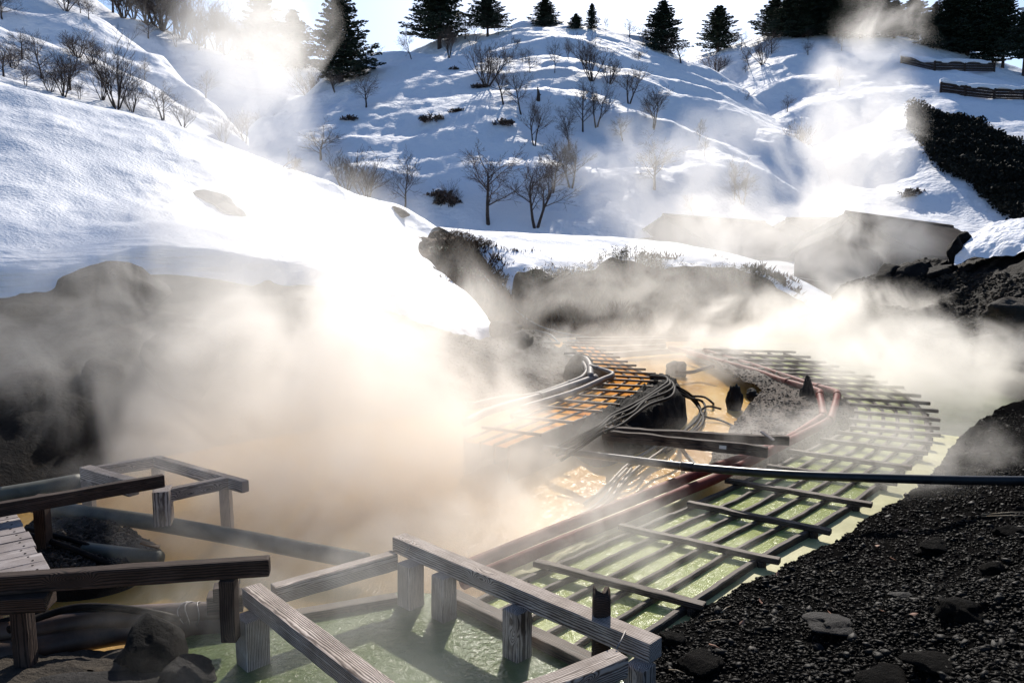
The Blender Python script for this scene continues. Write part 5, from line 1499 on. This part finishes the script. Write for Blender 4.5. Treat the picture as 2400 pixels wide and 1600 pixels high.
# brush stuff over the bank: stems nobody could count
def scatter_blades(name, region, n, patch, mat, label, ln, seed, up=1.0, wd=.02):
    rnd = random.Random(seed); a = Acc()
    for _ in range(n):
        px, py = region(rnd)
        p = cast(px, py, [patch])
        if p is None: continue
        d = Vector((rnd.uniform(-.7, .7), rnd.uniform(-.9, .3), rnd.uniform(.3, 1) * up)).normalized() * ln * rnd.uniform(.5, 1.3)
        s_ = Vector((1, rnd.uniform(-1, 1), rnd.uniform(-.5, .5))).normalized() * wd * rnd.uniform(.6, 1.5)
        k = len(a.V)
        a.V += [p - d * .1, p + d * .5 + s_, p + d, p + d * .5 - s_]
        a.F.append((k, k + 1, k + 2, k + 3))
    return tag(link(name, mesh(name, a.V, a.F), mat, smooth=False), label, None, kind='stuff')
scatter_blades('dry_brush', lambda r: (r.uniform(1020, 1880), r.uniform(560, 785)), 16000, 'brush_bank', M['brush'], 'dry brown brush covering the bank', .42, 4, wd=.035)
# evergreen scrub on the right hill
poly = [(2126, 262), (2160, 262), (2230, 285), (2300, 300), (2420, 372), (2560, 430), (2560, 620), (2440, 590), (2368, 515), (2330, 490), (2270, 432), (2216, 410), (2172, 372), (2168, 350), (2150, 330), (2130, 305)]
def inpoly(x, y):
    c = False; j = len(poly) - 1
    for i in range(len(poly)):
        if (poly[i][1] > y) != (poly[j][1] > y) and x < (poly[j][0] - poly[i][0]) * (y - poly[i][1]) / (poly[j][1] - poly[i][1]) + poly[i][0]: c = not c
        j = i
    return c
rnd = random.Random(17); a = Acc()
cnt = 0
while cnt < 70000:
    x, y = rnd.uniform(2115, 2500), rnd.uniform(255, 600)
    if not inpoly(x, y): continue
    cnt += 1
    p = cast(x, y, [RH, 'right_spur'])
    if p is None: continue
    hh = .6 + 1.0 * max(0, mnoise.noise(p * .45) + .35)
    q = p + Vector((rnd.uniform(-.3, .3), rnd.uniform(-.5, .3), hh * rnd.random() ** .6))
    sz = rnd.uniform(.09, .21)
    u = Vector((rnd.uniform(-1, 1), rnd.uniform(-1, 1), rnd.uniform(-1, 1))).normalized() * sz
    w_ = u.cross(Vector((rnd.uniform(-1, 1), rnd.uniform(-1, 1), rnd.uniform(-1, 1)))).normalized() * sz * .6
    k = len(a.V)
    a.V += [q - u, q + w_, q + u, q - w_]; a.F.append((k, k + 1, k + 2, k + 3))
tag(link('evergreen_scrub', mesh('evergreen_scrub', a.V, a.F), M['scrub'], smooth=False), 'dense dark evergreen scrub covering the right hillside', None, kind='stuff')
# twigs and bare patches on the hill
for (px, py, rx, lab) in ((1015, 282, 1.6, 'dark bush half buried in snow, left middle of the central hill'), (1070, 262, .9, 'small dark bush above the half buried one'), (1182, 290, 1.2, 'dark brush under a snow lip in the middle of the hill'),
                          (820, 280, 1.0, 'little dark bushes on the left flank of the hill'), (1125, 205, 1.2, 'brown brush below the big many-stemmed tree'), (1030, 462, 1.5, 'dark brush on the stream gully bank, left one'),
                          (1050, 475, 1.2, 'dark brush on the stream gully bank, right one'), (2140, 455, 1.3, 'misty bush on the right spur'), (1065, 162, .6, 'tiny dark bush near the hill crest')):
    p = cast(px, py, [CH, RH, 'right_spur'])
    if p is None: continue
    leafy('bush', p - Vector((0, 0, .15)), rx * .85, rx * .5, rx * .4, int(420 * rx), px, M['twig'], lab, leaf=.3, grp='bushes poking through the snow', slim=.2)

# ================================================================ STEAM
def steam_mat():
    m = bpy.data.materials.new('steam'); m.use_nodes = True
    nt = m.node_tree; n, l = nt.nodes, nt.links
    n.remove(n['Principled BSDF'])
    out = n['Material Output']
    pv = n.new('ShaderNodeVolumePrincipled')
    pv.inputs['Color'].default_value = (0.99, 0.968, 0.93, 1)
    pv.inputs['Anisotropy'].default_value = 0.45
    tc = n.new('ShaderNodeTexCoord'); g = n.new('ShaderNodeNewGeometry'); oi = n.new('ShaderNodeObjectInfo')
    ln = n.new('ShaderNodeVectorMath'); ln.operation = 'LENGTH'
    l.new(tc.outputs['Object'], ln.inputs[0])
    sepc = n.new('ShaderNodeSeparateColor'); l.new(oi.outputs['Color'], sepc.inputs[0])
    # r: density, g: noise scale, b: patchiness
    rnd_ = n.new('ShaderNodeVectorMath'); rnd_.operation = 'SCALE'
    l.new(g.outputs['Position'], rnd_.inputs[0]); l.new(sepc.outputs[1], rnd_.inputs['Scale'])
    nz = n.new('ShaderNodeTexNoise'); nz.inputs['Scale'].default_value = 1.0; nz.inputs['Detail'].default_value = 4.0
    nz.inputs['Roughness'].default_value = 0.62; nz.inputs['Distortion'].default_value = 1.0
    l.new(rnd_.outputs[0], nz.inputs['Vector'])
    # fall = 1 - r
    fa = n.new('ShaderNodeMath'); fa.operation = 'SUBTRACT'; fa.inputs[0].default_value = 1.0
    l.new(ln.outputs['Value'], fa.inputs[1])
    # v = fall*1.6 + (noise-.5)*patch*2
    nm = n.new('ShaderNodeMath'); nm.operation = 'SUBTRACT'; nm.inputs[1].default_value = 0.5
    l.new(nz.outputs['Fac'], nm.inputs[0])
    mp = n.new('ShaderNodeMath'); mp.operation = 'MULTIPLY'; l.new(nm.outputs[0], mp.inputs[0]); l.new(sepc.outputs[2], mp.inputs[1])
    m4 = n.new('ShaderNodeMath'); m4.operation = 'MULTIPLY'; m4.inputs[1].default_value = 5.0; l.new(mp.outputs[0], m4.inputs[0])
    v = n.new('ShaderNodeMath'); v.operation = 'MULTIPLY_ADD'; v.inputs[1].default_value = 1.5
    l.new(fa.outputs[0], v.inputs[0]); l.new(m4.outputs[0], v.inputs[2])
    mr = n.new('ShaderNodeMapRange'); mr.interpolation_type = 'SMOOTHSTEP'
    mr.inputs[1].default_value = 0.12; mr.inputs[2].default_value = 1.15
    l.new(v.outputs[0], mr.inputs[0])
    # guarantee a soft rim
    rim = n.new('ShaderNodeMapRange'); rim.interpolation_type = 'SMOOTHSTEP'
    rim.inputs[1].default_value = 0.03; rim.inputs[2].default_value = 0.35
    l.new(fa.outputs[0], rim.inputs[0])
    a1 = n.new('ShaderNodeMath'); a1.operation = 'MULTIPLY'; l.new(mr.outputs[0], a1.inputs[0]); l.new(rim.outputs[0], a1.inputs[1])
    a2 = n.new('ShaderNodeMath'); a2.operation = 'MULTIPLY'; l.new(a1.outputs[0], a2.inputs[0]); l.new(sepc.outputs[0], a2.inputs[1])
    l.new(a2.outputs[0], pv.inputs['Density'])
    l.new(pv.outputs[0], out.inputs['Volume'])
    return m
SM = steam_mat()
bm = bmesh.new(); bmesh.ops.create_icosphere(bm, subdivisions=3, radius=1.02)
sme = bpy.data.meshes.new('steam'); bm.to_mesh(sme); bm.free(); sme.materials.append(SM)
def steam(px, py, Y, rx, ry, rz_, dens, ns, patch, label, tilt=0.0, yaw=0.0):
    p = D(px, py, Y)
    o = bpy.data.objects.new('steam', sme); col.objects.link(o)
    o.location = p; o.scale = (rx, ry, rz_); o.rotation_euler = (0, tilt, yaw)
    o.color = (dens, ns, patch, 1)
    tag(o, label, None, kind='stuff')
STEAM = [
 # px, py, Y, rx, ry, rz, density, noise scale, patchiness, label
 (800, 1000, 13.4, 5.2, 3.0, 3.8, .70, .55, .6, 'dense cream steam plume rising over the ochre pool', .0),
 (690, 640, 19.0, 5.6, 3.0, 3.6, .20, .42, .8, 'brightest steam drifting over the left snow slope', .3),
 (560, 280, 28, 3.4, 4.0, 7.0, .15, .35, .9, 'thin steam rising past the left gully', -.25),
 (620, 60, 34, 3.6, 4.0, 5.0, .17, .30, .9, 'pale steam against the ghost firs', -.2),
 (900, 1230, 10.8, 5.6, 3.0, 1.8, .50, .8, .6, 'low steam hugging the ochre pool', 0),
 (300, 870, 15.0, 4.8, 2.4, 3.2, .17, .5, 1.0, 'thin grey steam in front of the dark left bank', 0),
 (1160, 1015, 13.6, 2.4, 2.2, 1.5, .26, .8, .7, 'steam edge swallowing the lower end of the orange flume', 0),
 (1520, 700, 33.0, 9.5, 3.4, 2.6, .13, .40, 1.0, 'brown-grey steam along the brushy bank', 0),
 (1930, 800, 27, 8.0, 4.0, 2.6, .62, .40, .9, 'low white steam over the far green flume', 0),
 (2170, 890, 19.5, 4.6, 3.0, 2.0, .58, .6, .9, 'white steam over the flume by the right shore', 0),
 (1830, 580, 41, 10, 4.0, 4.4, .19, .30, 1.0, 'steam rolling over the huts', 0),
 (2010, 320, 55, 5.2, 5.0, 13.5, .15, .22, 1.0, 'tall steam column in front of the right hill', .12),
 (1650, 420, 56, 15.0, 5.0, 6.0, .085, .20, 1.0, 'broken steam at the foot of the central hill', 0),
 (1500, 830, 23, 6.5, 4.0, 1.2, .16, .8, 1.0, 'wisps over the upper ochre stream', 0),
 (1290, 1320, 9.3, 3.4, 2.2, 1.2, .42, 1.1, .9, 'wisps over the near end of the green flume', 0),
 (1980, 1060, 13.0, 3.8, 2.8, 1.0, .26, 1.0, 1.0, 'wisps over the middle of the green flume', 0),
 (430, 1140, 11.0, 2.4, 1.6, 1.0, .26, 1.0, .8, 'thin steam lapping round the rear timber frame', 0),
 (860, 1430, 7.0, 2.8, 1.8, .9, .20, 1.2, 1.0, 'thin veil over the timber frame and the pool', 0),
]
for s in STEAM: steam(*s[:10], tilt=s[10])
print('all done')
